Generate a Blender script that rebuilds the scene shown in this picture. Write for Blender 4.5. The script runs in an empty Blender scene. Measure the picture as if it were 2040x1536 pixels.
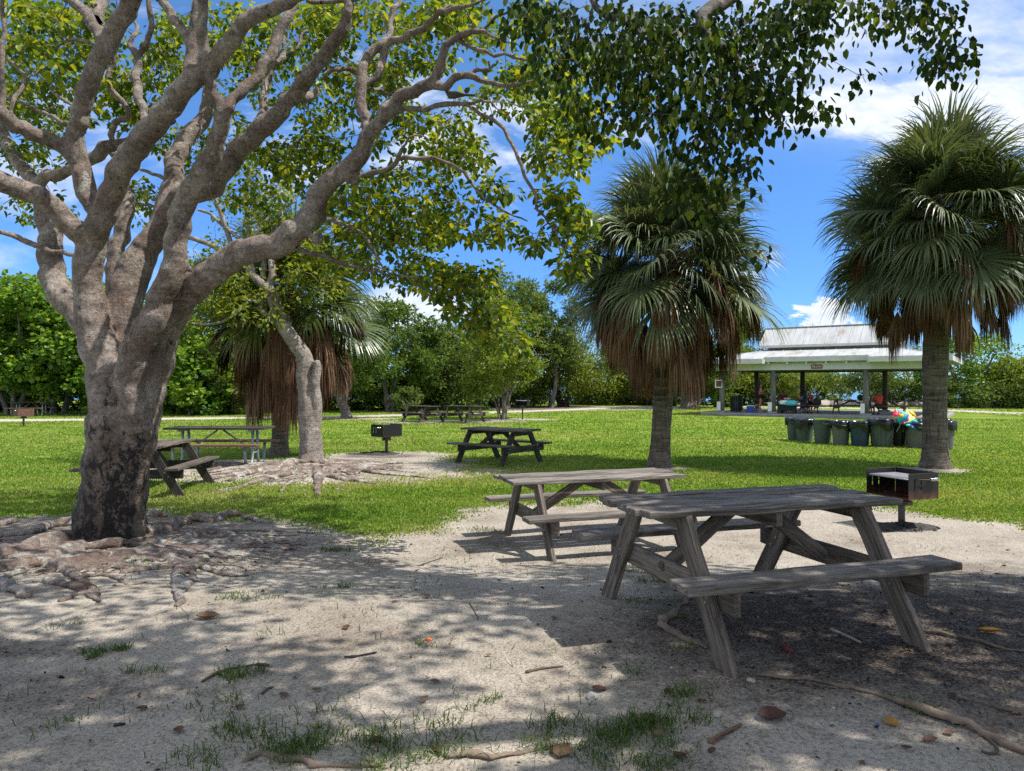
import bpy, bmesh, math, random
import numpy as np
from mathutils import Vector, Matrix

random.seed(7)
RNG = np.random.default_rng(11)
S = bpy.context.scene
COL = S.collection
F, CX, CY, H = 1420.0, 1020.0, 768.0, 1.68      # focal (px), centre, eye height
R = math.radians
SUN = Vector((0.63, -0.10, 1.0)).normalized()

# ------------------------------------------------------------------ helpers
def sstep(a, b, x):
    t = np.clip((np.asarray(x, float) - a) / (b - a), 0, 1)
    return t * t * (3 - 2 * t)

_perm = np.random.default_rng(3).random((256, 256))
def vnoise(x, y, s=1.0):
    x = np.asarray(x, float) * s + 57.3; y = np.asarray(y, float) * s + 91.7
    xi = np.floor(x).astype(int); yi = np.floor(y).astype(int)
    fx = x - xi; fy = y - yi
    fx = fx * fx * (3 - 2 * fx); fy = fy * fy * (3 - 2 * fy)
    g = lambda a, b: _perm[a % 256, b % 256]
    return (g(xi, yi) * (1 - fx) * (1 - fy) + g(xi + 1, yi) * fx * (1 - fy) + g(xi, yi + 1) * (1 - fx) * fy + g(xi + 1, yi + 1) * fx * fy)
def fbm(x, y, s=1.0, o=4):
    r = 0; a = 1; t = 0
    for i in range(o):
        r = r + a * vnoise(x + i * 13.1, y - i * 7.7, s); t += a; a *= .5; s *= 2.03
    return r / t

def gz(x, y):
    """height of the ground"""
    x = np.asarray(x, float); y = np.asarray(y, float)
    z = 0.23 * (1 - sstep(4.4, 7.3, y))
    z = z + 0.10 * np.exp(-(((x + 4.2) / 2.2) ** 2 + ((y - 7.2) / 1.3) ** 2))
    z = z + 0.12 * np.exp(-(((x + 4.2) / 2.4) ** 2 + ((y - 14.2) / 1.6) ** 2))
    z = z + 0.025 * (fbm(x, y, 1.3, 3) - .5) * (1 - sstep(8, 14, y))
    z = z + 0.02 * (fbm(x, y, .4, 2) - .5)
    shore = 72 - .30 * (x - 20)
    z = z - 1.6 * sstep(0, 5, y - shore)
    return z

def G(px, py):
    Y = H * F / (py - CY)
    for _ in range(8):
        X = (px - CX) / F * Y
        Y = (H - float(gz(X, Y))) * F / (py - CY)
    X = (px - CX) / F * Y
    return Vector((X, Y, float(gz(X, Y))))
def P(px, py, Y):
    return Vector(((px - CX) / F * Y, Y, H + (CY - py) / F * Y))

def tag(o, label=None, cat=None, group=None, kind=None):
    if label: o['label'] = label
    if cat: o['category'] = cat
    if group: o['group'] = group
    if kind: o['kind'] = kind
    return o
def thing(name, label, cat, loc=(0, 0, 0), rz=0.0, group=None):
    o = bpy.data.objects.new(name, None); COL.objects.link(o)
    o.location = loc; o.rotation_euler = (0, 0, rz); o.empty_display_size = .2
    return tag(o, label, cat, group)
def link(name, me, parent=None):
    o = bpy.data.objects.new(name, me); COL.objects.link(o)
    if parent is not None: o.parent = parent
    return o
def kids(o): return [c for c in COL.objects if c.parent == o]
def dup(root, loc, rz, label, group=None, scale=None):
    r = root.copy(); COL.objects.link(r); r.location = loc; r.rotation_euler = (0, 0, rz); r['label'] = label
    if group: r['group'] = group
    if scale: r.scale = scale
    for ch in kids(root):
        c = ch.copy(); COL.objects.link(c); c.parent = r
        for g in kids(ch):
            d = g.copy(); COL.objects.link(d); d.parent = c
    return r

def np_mesh(name, V, Fs, mats, smooth=True, attrs=None, mi=None):
    """Fs: list of int arrays (n,k)"""
    me = bpy.data.meshes.new(name)
    V = np.asarray(V, np.float32)
    me.vertices.add(len(V)); me.vertices.foreach_set('co', V.ravel())
    nl = sum(f.size for f in Fs); npoly = sum(len(f) for f in Fs)
    me.loops.add(nl); me.polygons.add(npoly)
    me.loops.foreach_set('vertex_index', np.concatenate([f.ravel() for f in Fs]).astype(np.int32))
    tot = np.concatenate([np.full(len(f), f.shape[1]) for f in Fs]).astype(np.int32)
    st = np.concatenate([[0], np.cumsum(tot)[:-1]]).astype(np.int32)
    me.polygons.foreach_set('loop_start', st); me.polygons.foreach_set('loop_total', tot)
    me.polygons.foreach_set('use_smooth', np.full(npoly, smooth))
    if mi is not None: me.polygons.foreach_set('material_index', np.asarray(mi, np.int32))
    for m in mats: me.materials.append(m)
    for k, a in (attrs or {}).items():
        a = np.asarray(a, np.float32)
        if a.ndim == 1:
            at = me.attributes.new(k, 'FLOAT', 'POINT'); at.data.foreach_set('value', a)
        else:
            at = me.attributes.new(k, 'FLOAT_VECTOR', 'POINT'); at.data.foreach_set('vector', a.ravel())
    me.update(calc_edges=True)
    return me

class MB:
    """collects shapes, builds one mesh; gc = grain coordinates, rnd = random per piece"""
    def __init__(s): s.v = []; s.f = []; s.g = []; s.r = []; s.sm = []
    def add(s, vs, fs, gc=None, smooth=False, rnd=None):
        o = len(s.v); s.v += [tuple(v) for v in vs]
        s.f += [tuple(i + o for i in f) for f in fs]; s.sm += [smooth] * len(fs)
        s.g += [tuple(g) for g in (gc if gc is not None else vs)]
        s.r += [random.random() if rnd is None else rnd] * len(vs)
    def board(s, p0, p1, w, t, up=(0, 0, 1), n=1, jit=0.0, ch=None, endch=None):
        """plank from p0 to p1; w across, t along up"""
        p0 = Vector(p0); p1 = Vector(p1); d = p1 - p0; L = d.length; d.normalize()
        up = Vector(up); side = d.cross(up)
        if side.length < 1e-5: side = d.cross(Vector((0, 1, 0)))
        side.normalize(); up = side.cross(d).normalized()
        c = ch if ch is not None else min(w, t) * .14
        e = endch if endch is not None else c * .8
        a, b = w / 2, t / 2
        sec = [(a - c, b), (a, b - c), (a, -b + c), (a - c, -b), (-a + c, -b), (-a, -b + c), (-a, b - c), (-a + c, b)]
        ts = [0] + [e / L] + [e / L + (1 - 2 * e / L) * (i / max(n, 1)) for i in range(1, n)] + [1 - e / L, 1]
        vs = []; gc = []; off = Vector((random.uniform(0, 50), random.uniform(0, 50), random.uniform(0, 50)))
        for k, tt in enumerate(ts):
            sc = 1 - 2 * e / max(w, t) if k in (0, len(ts) - 1) else 1
            jx, jy = random.gauss(0, jit), random.gauss(0, jit)
            for (x, y) in sec:
                kx = (abs(x) - e) / abs(x) if k in (0, len(ts) - 1) and abs(x) > e else 1
                ky = (abs(y) - e) / abs(y) if k in (0, len(ts) - 1) and abs(y) > e else 1
                q = p0 + d * (L * tt) + side * (x * kx + jx + random.gauss(0, jit * .6)) + up * (y * ky + jy + random.gauss(0, jit * .4))
                vs.append(q); gc.append((off.x + L * tt, off.y + x, off.z + y))
        fs = []
        m = len(ts)
        for k in range(m - 1):
            for i in range(8):
                j = (i + 1) % 8
                fs.append((k * 8 + i, k * 8 + j, (k + 1) * 8 + j, (k + 1) * 8 + i))
        fs.append(tuple(range(8))[::-1]); fs.append(tuple((m - 1) * 8 + i for i in range(8)))
        fs = [f[::-1] for f in fs]
        s.add(vs, fs, gc)
    def box(s, c, size, rz=0.0, ch=0.004):
        c = Vector(c); d = Vector((math.cos(rz), math.sin(rz), 0)) * size[0] / 2
        s.board(c - d, c + d, size[1], size[2], ch=min(ch, min(size) * .3), endch=min(ch, min(size) * .3))
    def tube(s, pts, rad, seg=8, cap=True, smooth=True, noise=0.0, flat=1.0):
        pts = [Vector(p) for p in pts]; n = len(pts)
        if not hasattr(rad, '__len__'): rad = [rad] * n
        vs = []; fs = []; gc = []; up = None; Ls = 0
        off = random.uniform(0, 40)
        for i, p in enumerate(pts):
            d = (pts[min(i + 1, n - 1)] - pts[max(i - 1, 0)])
            if d.length < 1e-9: d = Vector((0, 0, 1))
            d.normalize()
            if i: Ls += (p - pts[i - 1]).length
            if up is None:
                up = Vector((0, 0, 1)) if abs(d.z) < .9 else Vector((1, 0, 0))
            up = (up - d * up.dot(d))
            if up.length < 1e-4: up = d.orthogonal()
            up.normalize(); sd = d.cross(up)
            for k in range(seg):
                a = 2 * math.pi * k / seg
                r = rad[i] * (1 + random.gauss(0, noise))
                vs.append(p + (sd * math.cos(a) + up * math.sin(a) * flat) * r)
                gc.append((off + Ls, rad[i] * math.cos(a), rad[i] * math.sin(a)))
        for i in range(n - 1):
            for k in range(seg):
                j = (k + 1) % seg
                fs.append((i * seg + k, i * seg + j, (i + 1) * seg + j, (i + 1) * seg + k))
        if cap:
            fs.append(tuple(range(seg))[::-1]); fs.append(tuple((n - 1) * seg + k for k in range(seg)))
        s.add(vs, fs, gc, smooth)
    def lathe(s, c, prof, seg=20, smooth=True, wob=0.0, flatx=1.0):
        c = Vector(c); vs = []; fs = []; n = len(prof)
        for (r, z) in prof:
            for k in range(seg):
                a = 2 * math.pi * k / seg; rr = r * (1 + random.gauss(0, wob))
                vs.append(c + Vector((rr * math.cos(a) * flatx, rr * math.sin(a), z + (random.gauss(0, wob * .4) if wob else 0))))
        for i in range(n - 1):
            for k in range(seg):
                j = (k + 1) % seg
                fs.append((i * seg + k, i * seg + j, (i + 1) * seg + j, (i + 1) * seg + k))
        s.add(vs, fs, None, smooth)
    def build(s, name, mat, parent=None, xf=None):
        me = bpy.data.meshes.new(name)
        me.from_pydata(s.v, [], s.f)
        me.polygons.foreach_set('use_smooth', s.sm)
        a = me.attributes.new('gc', 'FLOAT_VECTOR', 'POINT'); a.data.foreach_set('vector', np.asarray(s.g, np.float32).ravel())
        a = me.attributes.new('rnd', 'FLOAT', 'POINT'); a.data.foreach_set('value', np.asarray(s.r, np.float32))
        me.materials.append(mat)
        me.update()
        o = link(name, me, parent)
        return o

def crom(pts, rads, step):
    """Catmull-Rom resample"""
    P_ = [Vector(p) for p in pts]; out = []; ro = []
    n = len(P_)
    for i in range(n - 1):
        p0 = P_[max(i - 1, 0)]; p1 = P_[i]; p2 = P_[i + 1]; p3 = P_[min(i + 2, n - 1)]
        m = max(1, int(math.ceil((p2 - p1).length / step)))
        for k in range(m):
            t = k / m
            out.append(0.5 * ((2 * p1) + (p2 - p0) * t + (2 * p0 - 5 * p1 + 4 * p2 - p3) * t * t + (3 * p1 - p0 - 3 * p2 + p3) * t ** 3))
            ro.append(rads[i] * (1 - t) + rads[i + 1] * t)
    out.append(P_[-1]); ro.append(rads[-1])
    return out, ro

# ------------------------------------------------------------------ materials
def nodes(name):
    m = bpy.data.materials.new(name); m.use_nodes = True
    nt = m.node_tree; b = nt.nodes['Principled BSDF']
    return m, nt, b
def N(nt, t, **k):
    n = nt.nodes.new(t)
    for a, v in k.items():
        if a in n.inputs: n.inputs[a].default_value = v
        else: setattr(n, a, v)
    return n
def ramp(nt, src, stops, interp='LINEAR'):
    r = nt.nodes.new('ShaderNodeValToRGB'); r.color_ramp.interpolation = interp
    e = r.color_ramp.elements
    while len(e) < len(stops): e.new(.5)
    for i, (p, c) in enumerate(stops):
        e[i].position = p; e[i].color = (*c, 1) if len(c) == 3 else c
    nt.links.new(src, r.inputs[0]); return r
def noise(nt, vec, scale, detail=4, rough=.6, dist=0.0):
    n = N(nt, 'ShaderNodeTexNoise', Scale=scale, Detail=detail, Roughness=rough, Distortion=dist)
    if vec is not None: nt.links.new(vec, n.inputs['Vector'])
    return n
def mix(nt, fac, a, b, mode='MIX'):
    n = nt.nodes.new('ShaderNodeMix'); n.data_type = 'RGBA'; n.blend_type = mode
    for s_, i in ((fac, 0), (a, 6), (b, 7)):
        if isinstance(s_, (int, float)): n.inputs[i].default_value = s_
        elif isinstance(s_, tuple): n.inputs[i].default_value = (*s_, 1)
        else: nt.links.new(s_, n.inputs[i])
    return n.outputs[2]
def mapv(nt, src, scale):
    n = nt.nodes.new('ShaderNodeMapping'); n.inputs['Scale'].default_value = scale
    nt.links.new(src, n.inputs[0]); return n.outputs[0]
def bump(nt, b, h, strength=.3, dist=.02):
    n = N(nt, 'ShaderNodeBump', Strength=strength, Distance=dist)
    nt.links.new(h, n.inputs['Height']); nt.links.new(n.outputs[0], b.inputs['Normal']); return n
def attr(nt, name):
    n = nt.nodes.new('ShaderNodeAttribute'); n.attribute_name = name; return n
def objc(nt): return nt.nodes.new('ShaderNodeTexCoord').outputs['Object']
def geo(nt): return nt.nodes.new('ShaderNodeNewGeometry').outputs['Position']

def plain(name, col, rough=.6, metal=0.0, var=.15, scale=6.0, bmp=0.0):
    m, nt, b = nodes(name); o = objc(nt)
    n = noise(nt, o, scale, 5)
    c = tuple(x * (1 - var) for x in col); d = tuple(min(1, x * (1 + var)) for x in col)
    r = ramp(nt, n.outputs[0], [(.3, c), (.7, d)])
    nt.links.new(r.outputs[0], b.inputs['Base Color'])
    b.inputs['Roughness'].default_value = rough; b.inputs['Metallic'].default_value = metal
    if bmp: bump(nt, b, n.outputs[0], bmp, .01)
    return m

def wood(name, dark, mid, light, stain=.5, rough=.8):
    m, nt, b = nodes(name); g = attr(nt, 'gc').outputs['Vector']
    n1 = noise(nt, mapv(nt, g, (1.6, 42, 42)), 1.0, 6, .65, .6)
    n2 = noise(nt, mapv(nt, g, (.9, 6, 6)), 1.0, 4, .6)
    n3 = noise(nt, mapv(nt, g, (5, 130, 130)), 1.0, 3, .6)
    r = ramp(nt, n1.outputs[0], [(.32, dark), (.5, mid), (.68, light)])
    r2 = ramp(nt, n2.outputs[0], [(.35, (1 - stain,) * 3), (.65, (1.1, 1.08, 1.05))])
    c = mix(nt, 1.0, r.outputs[0], r2.outputs[0], 'MULTIPLY')
    rn = ramp(nt, attr(nt, 'rnd').outputs['Fac'], [(0, (.8, .78, .76)), (1, (1.15, 1.15, 1.15))])
    c = mix(nt, 1.0, c, rn.outputs[0], 'MULTIPLY')
    n5 = noise(nt, mapv(nt, g, (2.2, 9, 9)), 1.0, 6, .75, .4); r5 = ramp(nt, n5.outputs[0], [(.58, (1, 1, 1)), (.66, (.45, .41, .38))]); c = mix(nt, .8, c, r5.outputs[0], 'MULTIPLY')
    cr = ramp(nt, n3.outputs[0], [(.36, (.25, .23, .2)), (.46, (1, 1, 1))])
    c = mix(nt, .85, c, cr.outputs[0], 'MULTIPLY')
    nt.links.new(c, b.inputs['Base Color']); b.inputs['Roughness'].default_value = rough
    ad = N(nt, 'ShaderNodeMath', operation='ADD'); nt.links.new(n1.outputs[0], ad.inputs[0]); nt.links.new(n3.outputs[0], ad.inputs[1])
    bump(nt, b, ad.outputs[0], .75, .006)
    return m

def leafmat(name, stops, trans=.35, rough=.4, tcol=1.5, spec=.4):
    m, nt, b = nodes(name)
    rr = attr(nt, 'rnd').outputs['Fac']
    r = ramp(nt, rr, stops)
    nt.links.new(r.outputs[0], b.inputs['Base Color'])
    b.inputs['Roughness'].default_value = rough
    b.inputs['Specular IOR Level'].default_value = spec
    t = nt.nodes.new('ShaderNodeBsdfTranslucent')
    tc = mix(nt, 1.0, r.outputs[0], (tcol * 1.15, tcol, tcol * .45), 'MULTIPLY')
    nt.links.new(tc, t.inputs[0])
    mx = nt.nodes.new('ShaderNodeMixShader'); mx.inputs[0].default_value = trans
    nt.links.new(b.outputs[0], mx.inputs[1]); nt.links.new(t.outputs[0], mx.inputs[2])
    nt.links.new(mx.outputs[0], nt.nodes['Material Output'].inputs[0])
    return m

M = {}
M['wood_near'] = wood('weathered_wood', (.045, .035, .026), (.145, .118, .093), (.27, .228, .185), .5)
M['wood_dark'] = wood('dark_wet_wood', (.02, .016, .013), (.06, .05, .042), (.15, .125, .105), .5)
M['wood_brown'] = wood('brown_wood', (.10, .05, .03), (.22, .12, .07), (.32, .19, .11), .3)
M['wood_legs'] = wood('leg_wood', (.07, .053, .04), (.195, .16, .125), (.31, .265, .215), .4)
M['bolt'] = plain('bolt_steel', (.35, .35, .34), .45, .8)
M['steel'] = plain('galvanised_steel', (.28, .32, .34), .5, .5, .2, 12)
M['black_iron'] = plain('sooty_black_iron', (.012, .012, .013), .45, .3, .4, 9, .2)
def rusty():
    m, nt, b = nodes('rusty_black_steel'); o = objc(nt)
    n = noise(nt, o, 7, 6, .7); s = nt.nodes.new('ShaderNodeSeparateXYZ'); nt.links.new(o, s.inputs[0])
    mr = N(nt, 'ShaderNodeMapRange'); mr.inputs[1].default_value = .58; mr.inputs[2].default_value = .36
    nt.links.new(s.outputs[2], mr.inputs[0])
    ml = N(nt, 'ShaderNodeMath', operation='MULTIPLY'); nt.links.new(n.outputs[0], ml.inputs[0]); nt.links.new(mr.outputs[0], ml.inputs[1])
    r = ramp(nt, ml.outputs[0], [(.22, (.012, .011, .011)), (.42, (.07, .028, .014)), (.7, (.17, .10, .07))])
    nt.links.new(r.outputs[0], b.inputs['Base Color']); b.inputs['Roughness'].default_value = .5; b.inputs['Metallic'].default_value = .2
    bump(nt, b, n.outputs[0], .25, .006); return m
M['rust'] = rusty()
M['rust_brown'] = plain('rusted_steel', (.13, .06, .045), .7, .2, .4, 8, .2)
M['iron_post'] = plain('brown_iron', (.10, .085, .075), .7, .2, .3, 8, .2)
M['grate'] = plain('grate_steel', (.33, .33, .34), .5, .6, .2, 20)
M['chrome'] = plain('bright_coil', (.6, .6, .6), .25, 1.0, .1)
M['ash'] = plain('ash_and_charcoal', (.045, .04, .038), .95, 0, .6, 25, .8)
M['concrete'] = plain('concrete', (.27, .265, .25), .9, 0, .2, 3, .3)
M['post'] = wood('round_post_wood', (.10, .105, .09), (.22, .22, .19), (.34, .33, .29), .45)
M['post_dark'] = wood('dark_post_wood', (.02, .015, .011), (.05, .04, .03), (.09, .07, .055), .4)  # darker wood tone for back posts and inner beams
M['white_paint'] = plain('green_white_paint', (.53, .53, .51), .55, 0, .12, 1.5)
M['white'] = plain('white_plastic', (.8, .8, .78), .4, 0, .04)
M['brown_sign'] = plain('brown_sign_paint', (.14, .045, .03), .5, 0, .1)
M['black_paint'] = plain('black_paint', (.015, .015, .017), .4, 0, .2)
M['blue'] = plain('blue_plastic', (.02, .10, .45), .35, 0, .1)
M['navy'] = plain('navy_cloth', (.02, .022, .05), .9, 0, .2)
M['bag'] = plain('black_bin_bag', (.012, .013, .015), .22, 0, .3, 10, .5)
M['bin_green'] = plain('grey_green_plastic', (.065, .092, .083), .5, 0, .18, 3)
M['bin_grey'] = plain('grey_plastic', (.13, .135, .12), .55, 0, .15, 3)
M['bin_blue'] = plain('dark_blue_plastic', (.02, .05, .085), .45, 0, .2, 3)
M['bin_black'] = plain('black_plastic', (.02, .022, .022), .4, 0, .2, 3)
for nme, c in dict(skin=(.42, .22, .14), skin_dark=(.16, .08, .05), hair=(.012, .009, .008), red_cloth=(.45, .015, .03), orange_cloth=(.62, .045, .02), black_cloth=(.014, .014, .016), maroon=(.16, .015, .02),
                   um_red=(.65, .02, .05), um_yellow=(.85, .55, .01), um_teal=(.02, .48, .52), um_blue=(.01, .12, .60), towel=(.10, .50, .60), stone=(.27, .25, .22), rock=(.30, .26, .22),
                   twig=(.09, .065, .045), fork=(.006, .006, .007), litter_red=(.25, .03, .025), litter_blue=(.02, .12, .5), coral=(.42, .39, .34), orange_fruit=(.55, .14, .03), tower=(.42, .5, .6), bird=(.08, .065, .05)).items():
    M[nme] = plain(nme, c, .8 if 'um_' not in nme else .5, 0, .18, 18, .15)
M['um_blue'].node_tree.nodes['Principled BSDF'].inputs['Roughness'].default_value = .35

def metal_roof():
    m, nt, b = nodes('white_metal_roof'); o = objc(nt)
    n = noise(nt, mapv(nt, o, (1.2, .5, .6)), 1.0, 6, .7); n2 = noise(nt, mapv(nt, o, (6, .7, .7)), 1.0, 4, .7)
    r = ramp(nt, n.outputs[0], [(.3, (.50, .51, .51)), (.54, (.43, .43, .42)), (.68, (.30, .23, .17))])
    r2 = ramp(nt, n2.outputs[0], [(.3, (.62, .62, .62)), (.55, (1, 1, 1))])
    c = mix(nt, .7, r.outputs[0], r2.outputs[0], 'MULTIPLY')
    nt.links.new(c, b.inputs['Base Color']); b.inputs['Roughness'].default_value = .45; return m
M['roof'] = metal_roof()

def bark_gumbo(name, zdark=None, base=((.155, .12, .10), (.32, .26, .22), (.50, .44, .39)), copper=.75, lich=.6):
    m, nt, b = nodes(name); o = geo(nt)
    n = noise(nt, o, 3.0, 8, .7, .5); nf = noise(nt, mapv(nt, o, (1, 1, .8)), 30, 6, .8, .8); n2 = noise(nt, o, 1.5, 6, .65, .8); nm = noise(nt, o, 14, 7, .78, .5)
    r = ramp(nt, n.outputs[0], [(.34, base[0]), (.5, base[1]), (.66, base[2])]); c = r.outputs[0]
    # peeling copper flakes with ragged edges
    rp = ramp(nt, n2.outputs[0], [(.50, (0, 0, 0)), (.62, (1, 1, 1))]); rp2 = ramp(nt, nm.outputs[0], [(.46, (0, 0, 0)), (.52, (1, 1, 1))])
    pm = N(nt, 'ShaderNodeMath', operation='MULTIPLY'); nt.links.new(rp.outputs[0], pm.inputs[0]); nt.links.new(rp2.outputs[0], pm.inputs[1])
    pm2 = N(nt, 'ShaderNodeMath', operation='MULTIPLY'); nt.links.new(pm.outputs[0], pm2.inputs[0]); pm2.inputs[1].default_value = copper
    c = mix(nt, pm2.outputs[0], c, (.17, .085, .055))
    nw = noise(nt, o, 2.6, 8, .78, .6); rw = ramp(nt, nw.outputs[0], [(lich, (0, 0, 0)), (lich + .035, (1, 1, 1))])
    c = mix(nt, rw.outputs[0], c, (.50, .48, .43))
    # dark pores, scars and knots
    vo = N(nt, 'ShaderNodeTexVoronoi', Scale=7.0, Randomness=1.0); wv = noise(nt, o, 6, 4, .6); ad0 = mix(nt, .25, o, wv.outputs[1], 'ADD'); nt.links.new(ad0, vo.inputs['Vector'])
    rk_ = ramp(nt, vo.outputs[0], [(.05, (.22, .19, .17)), (.11, (1, 1, 1))]); c = mix(nt, .8, c, rk_.outputs[0], 'MULTIPLY')
    mid = ramp(nt, nm.outputs[0], [(.36, (.50, .47, .45)), (.5, (.95, .95, .94)), (.64, (1.25, 1.24, 1.22))]); c = mix(nt, .8, c, mid.outputs[0], 'MULTIPLY')
    fine = ramp(nt, nf.outputs[0], [(.36, (.35, .32, .30)), (.48, (.9, .89, .88)), (.66, (1.4, 1.38, 1.35))]); c = mix(nt, .85, c, fine.outputs[0], 'MULTIPLY')
    # horizontal wrinkle rings
    wr = noise(nt, mapv(nt, o, (1.2, 1.2, 14)), 1.0, 5, .6, .8); rwk = ramp(nt, wr.outputs[0], [(.34, (.55, .52, .5)), (.42, (1, 1, 1))]); c = mix(nt, .6, c, rwk.outputs[0], 'MULTIPLY')
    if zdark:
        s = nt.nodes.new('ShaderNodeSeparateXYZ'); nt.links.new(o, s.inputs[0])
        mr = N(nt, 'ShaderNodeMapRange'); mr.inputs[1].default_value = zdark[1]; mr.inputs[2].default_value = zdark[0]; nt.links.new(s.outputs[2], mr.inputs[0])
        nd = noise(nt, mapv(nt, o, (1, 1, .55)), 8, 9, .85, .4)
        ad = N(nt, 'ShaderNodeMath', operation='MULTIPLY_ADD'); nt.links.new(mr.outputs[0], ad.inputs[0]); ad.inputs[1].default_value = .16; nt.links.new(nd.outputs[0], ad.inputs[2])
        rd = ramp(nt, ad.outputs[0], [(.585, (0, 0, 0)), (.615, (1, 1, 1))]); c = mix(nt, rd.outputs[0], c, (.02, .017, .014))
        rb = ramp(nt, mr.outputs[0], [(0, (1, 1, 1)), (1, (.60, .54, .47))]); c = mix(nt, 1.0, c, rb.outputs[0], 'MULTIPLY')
    nt.links.new(c, b.inputs['Base Color']); b.inputs['Roughness'].default_value = .7
    ad = N(nt, 'ShaderNodeMath', operation='MULTIPLY_ADD'); nt.links.new(nf.outputs[0], ad.inputs[0]); ad.inputs[1].default_value = .6; nt.links.new(nm.outputs[0], ad.inputs[2])
    ad2 = N(nt, 'ShaderNodeMath', operation='MULTIPLY_ADD'); nt.links.new(wr.outputs[0], ad2.inputs[0]); ad2.inputs[1].default_value = .5; nt.links.new(ad.outputs[0], ad2.inputs[2])
    bump(nt, b, ad2.outputs[0], 1.0, .05)
    return m
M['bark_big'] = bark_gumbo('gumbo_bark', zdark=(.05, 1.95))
M['bark_lean'] = bark_gumbo('pale_smooth_bark', base=((.24, .20, .175), (.36, .31, .275), (.48, .43, .39)), copper=.25, lich=.62)
M['root'] = bark_gumbo('root_bark', base=((.12, .08, .06), (.28, .215, .175), (.56, .49, .43)), copper=.8, lich=.53)
M['bark_grey'] = bark_gumbo('grey_bark', base=((.09, .08, .07), (.17, .155, .14), (.25, .235, .21)))
def palmbark():
    m, nt, b = nodes('palm_trunk_bark'); o = objc(nt)
    n = noise(nt, mapv(nt, o, (3, 3, 22)), 1.0, 5, .6, .6); n2 = noise(nt, mapv(nt, o, (26, 26, 3)), 1.0, 5, .7); n3 = noise(nt, o, 1.6, 3)
    r = ramp(nt, n.outputs[0], [(.32, (.055, .042, .032)), (.5, (.14, .115, .09)), (.7, (.23, .195, .155))])
    r2 = ramp(nt, n2.outputs[0], [(.36, (.3, .28, .26)), (.5, (1, 1, 1))])
    c = mix(nt, .8, r.outputs[0], r2.outputs[0], 'MULTIPLY')
    nt.links.new(c, b.inputs['Base Color']); b.inputs['Roughness'].default_value = .9
    ad = N(nt, 'ShaderNodeMath', operation='ADD'); nt.links.new(n.outputs[0], ad.inputs[0]); nt.links.new(n2.outputs[0], ad.inputs[1])
    bump(nt, b, ad.outputs[0], .9, .02); return m
M['palmbark'] = palmbark()
M['leaf_gumbo'] = leafmat('gumbo_leaf', [(0, (.04, .085, .012)), (.45, (.09, .16, .018)), (.75, (.20, .27, .022)), (1, (.36, .36, .02))], .45, .38, 1.5)
M['leaf_over'] = leafmat('overhanging_leaf', [(0, (.012, .028, .007)), (.55, (.03, .06, .012)), (.85, (.07, .12, .015)), (1, (.16, .20, .02))], .38, .5, 1.7, .15)
M['leaf_seagrape'] = leafmat('seagrape_leaf', [(0, (.035, .09, .018)), (.5, (.11, .22, .03)), (.85, (.26, .38, .05)), (.95, (.36, .44, .07)), (1, (.32, .18, .03))], .45, .35, 1.5, .3)
M['leaf_dark'] = leafmat('dark_tree_leaf', [(0, (.035, .07, .014)), (.6, (.085, .15, .024)), (1, (.16, .23, .035))], .35, .55, 1.4, .15)
M['leaf_grey'] = leafmat('greygreen_leaf', [(0, (.055, .09, .025)), (.6, (.12, .18, .04)), (1, (.20, .27, .05))], .35, .6, 1.4, .15)
M['leaf_yellow'] = leafmat('yellowgreen_leaf', [(0, (.065, .11, .018)), (.6, (.15, .21, .028)), (1, (.28, .31, .035))], .42, .5, 1.4, .2)
M['leaf_dry'] = leafmat('dry_twig_leaf', [(0, (.12, .09, .05)), (.6, (.17, .14, .06)), (1, (.16, .19, .06))], .3, .6, 1.1)
M['frond'] = leafmat('palm_frond', [(0, (.045, .07, .03)), (.6, (.10, .135, .058)), (.9, (.17, .20, .085)), (1, (.30, .29, .14))], .22, .40, 1.4, .45)
M['frond_yellow'] = leafmat('yellowing_palm_frond', [(0, (.04, .07, .018)), (.6, (.10, .14, .03)), (1, (.22, .22, .06))], .25, .33, 1.3, .6)
M['frond_dead'] = leafmat('dead_palm_frond', [(0, (.07, .038, .022)), (.6, (.17, .095, .055)), (1, (.30, .18, .11))], .15, .75, 1.1, .2)
M['grass_blade'] = leafmat('grass_blade', [(0, (.08, .16, .025)), (.5, (.165, .275, .042)), (.85, (.27, .35, .07)), (1, (.42, .39, .19))], .45, .5, 1.3, .15)
M['weed'] = leafmat('weed_leaf', [(0, (.035, .075, .015)), (.6, (.07, .14, .02)), (1, (.17, .20, .06))], .35, .5, 1.3, .3)
M['dead_leaf'] = leafmat('dead_leaf', [(0, (.07, .035, .025)), (.5, (.13, .07, .045)), (1, (.23, .15, .09))], .1, .7, 1.1, .2)
M['dead_yellow'] = leafmat('yellow_dead_leaf', [(0, (.28, .15, .03)), (1, (.36, .25, .08))], .1, .6, 1.1, .2)
M['dead_dark'] = leafmat('dark_dead_leaf', [(0, (.06, .025, .02)), (1, (.09, .04, .03))], .05, .6, 1.1, .3)
M['litter'] = leafmat('ground_litter', [(0, (.02, .014, .01)), (.5, (.07, .045, .03)), (.85, (.15, .10, .065)), (1, (.33, .27, .19))], .05, .8, 1.1, .2)

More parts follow.
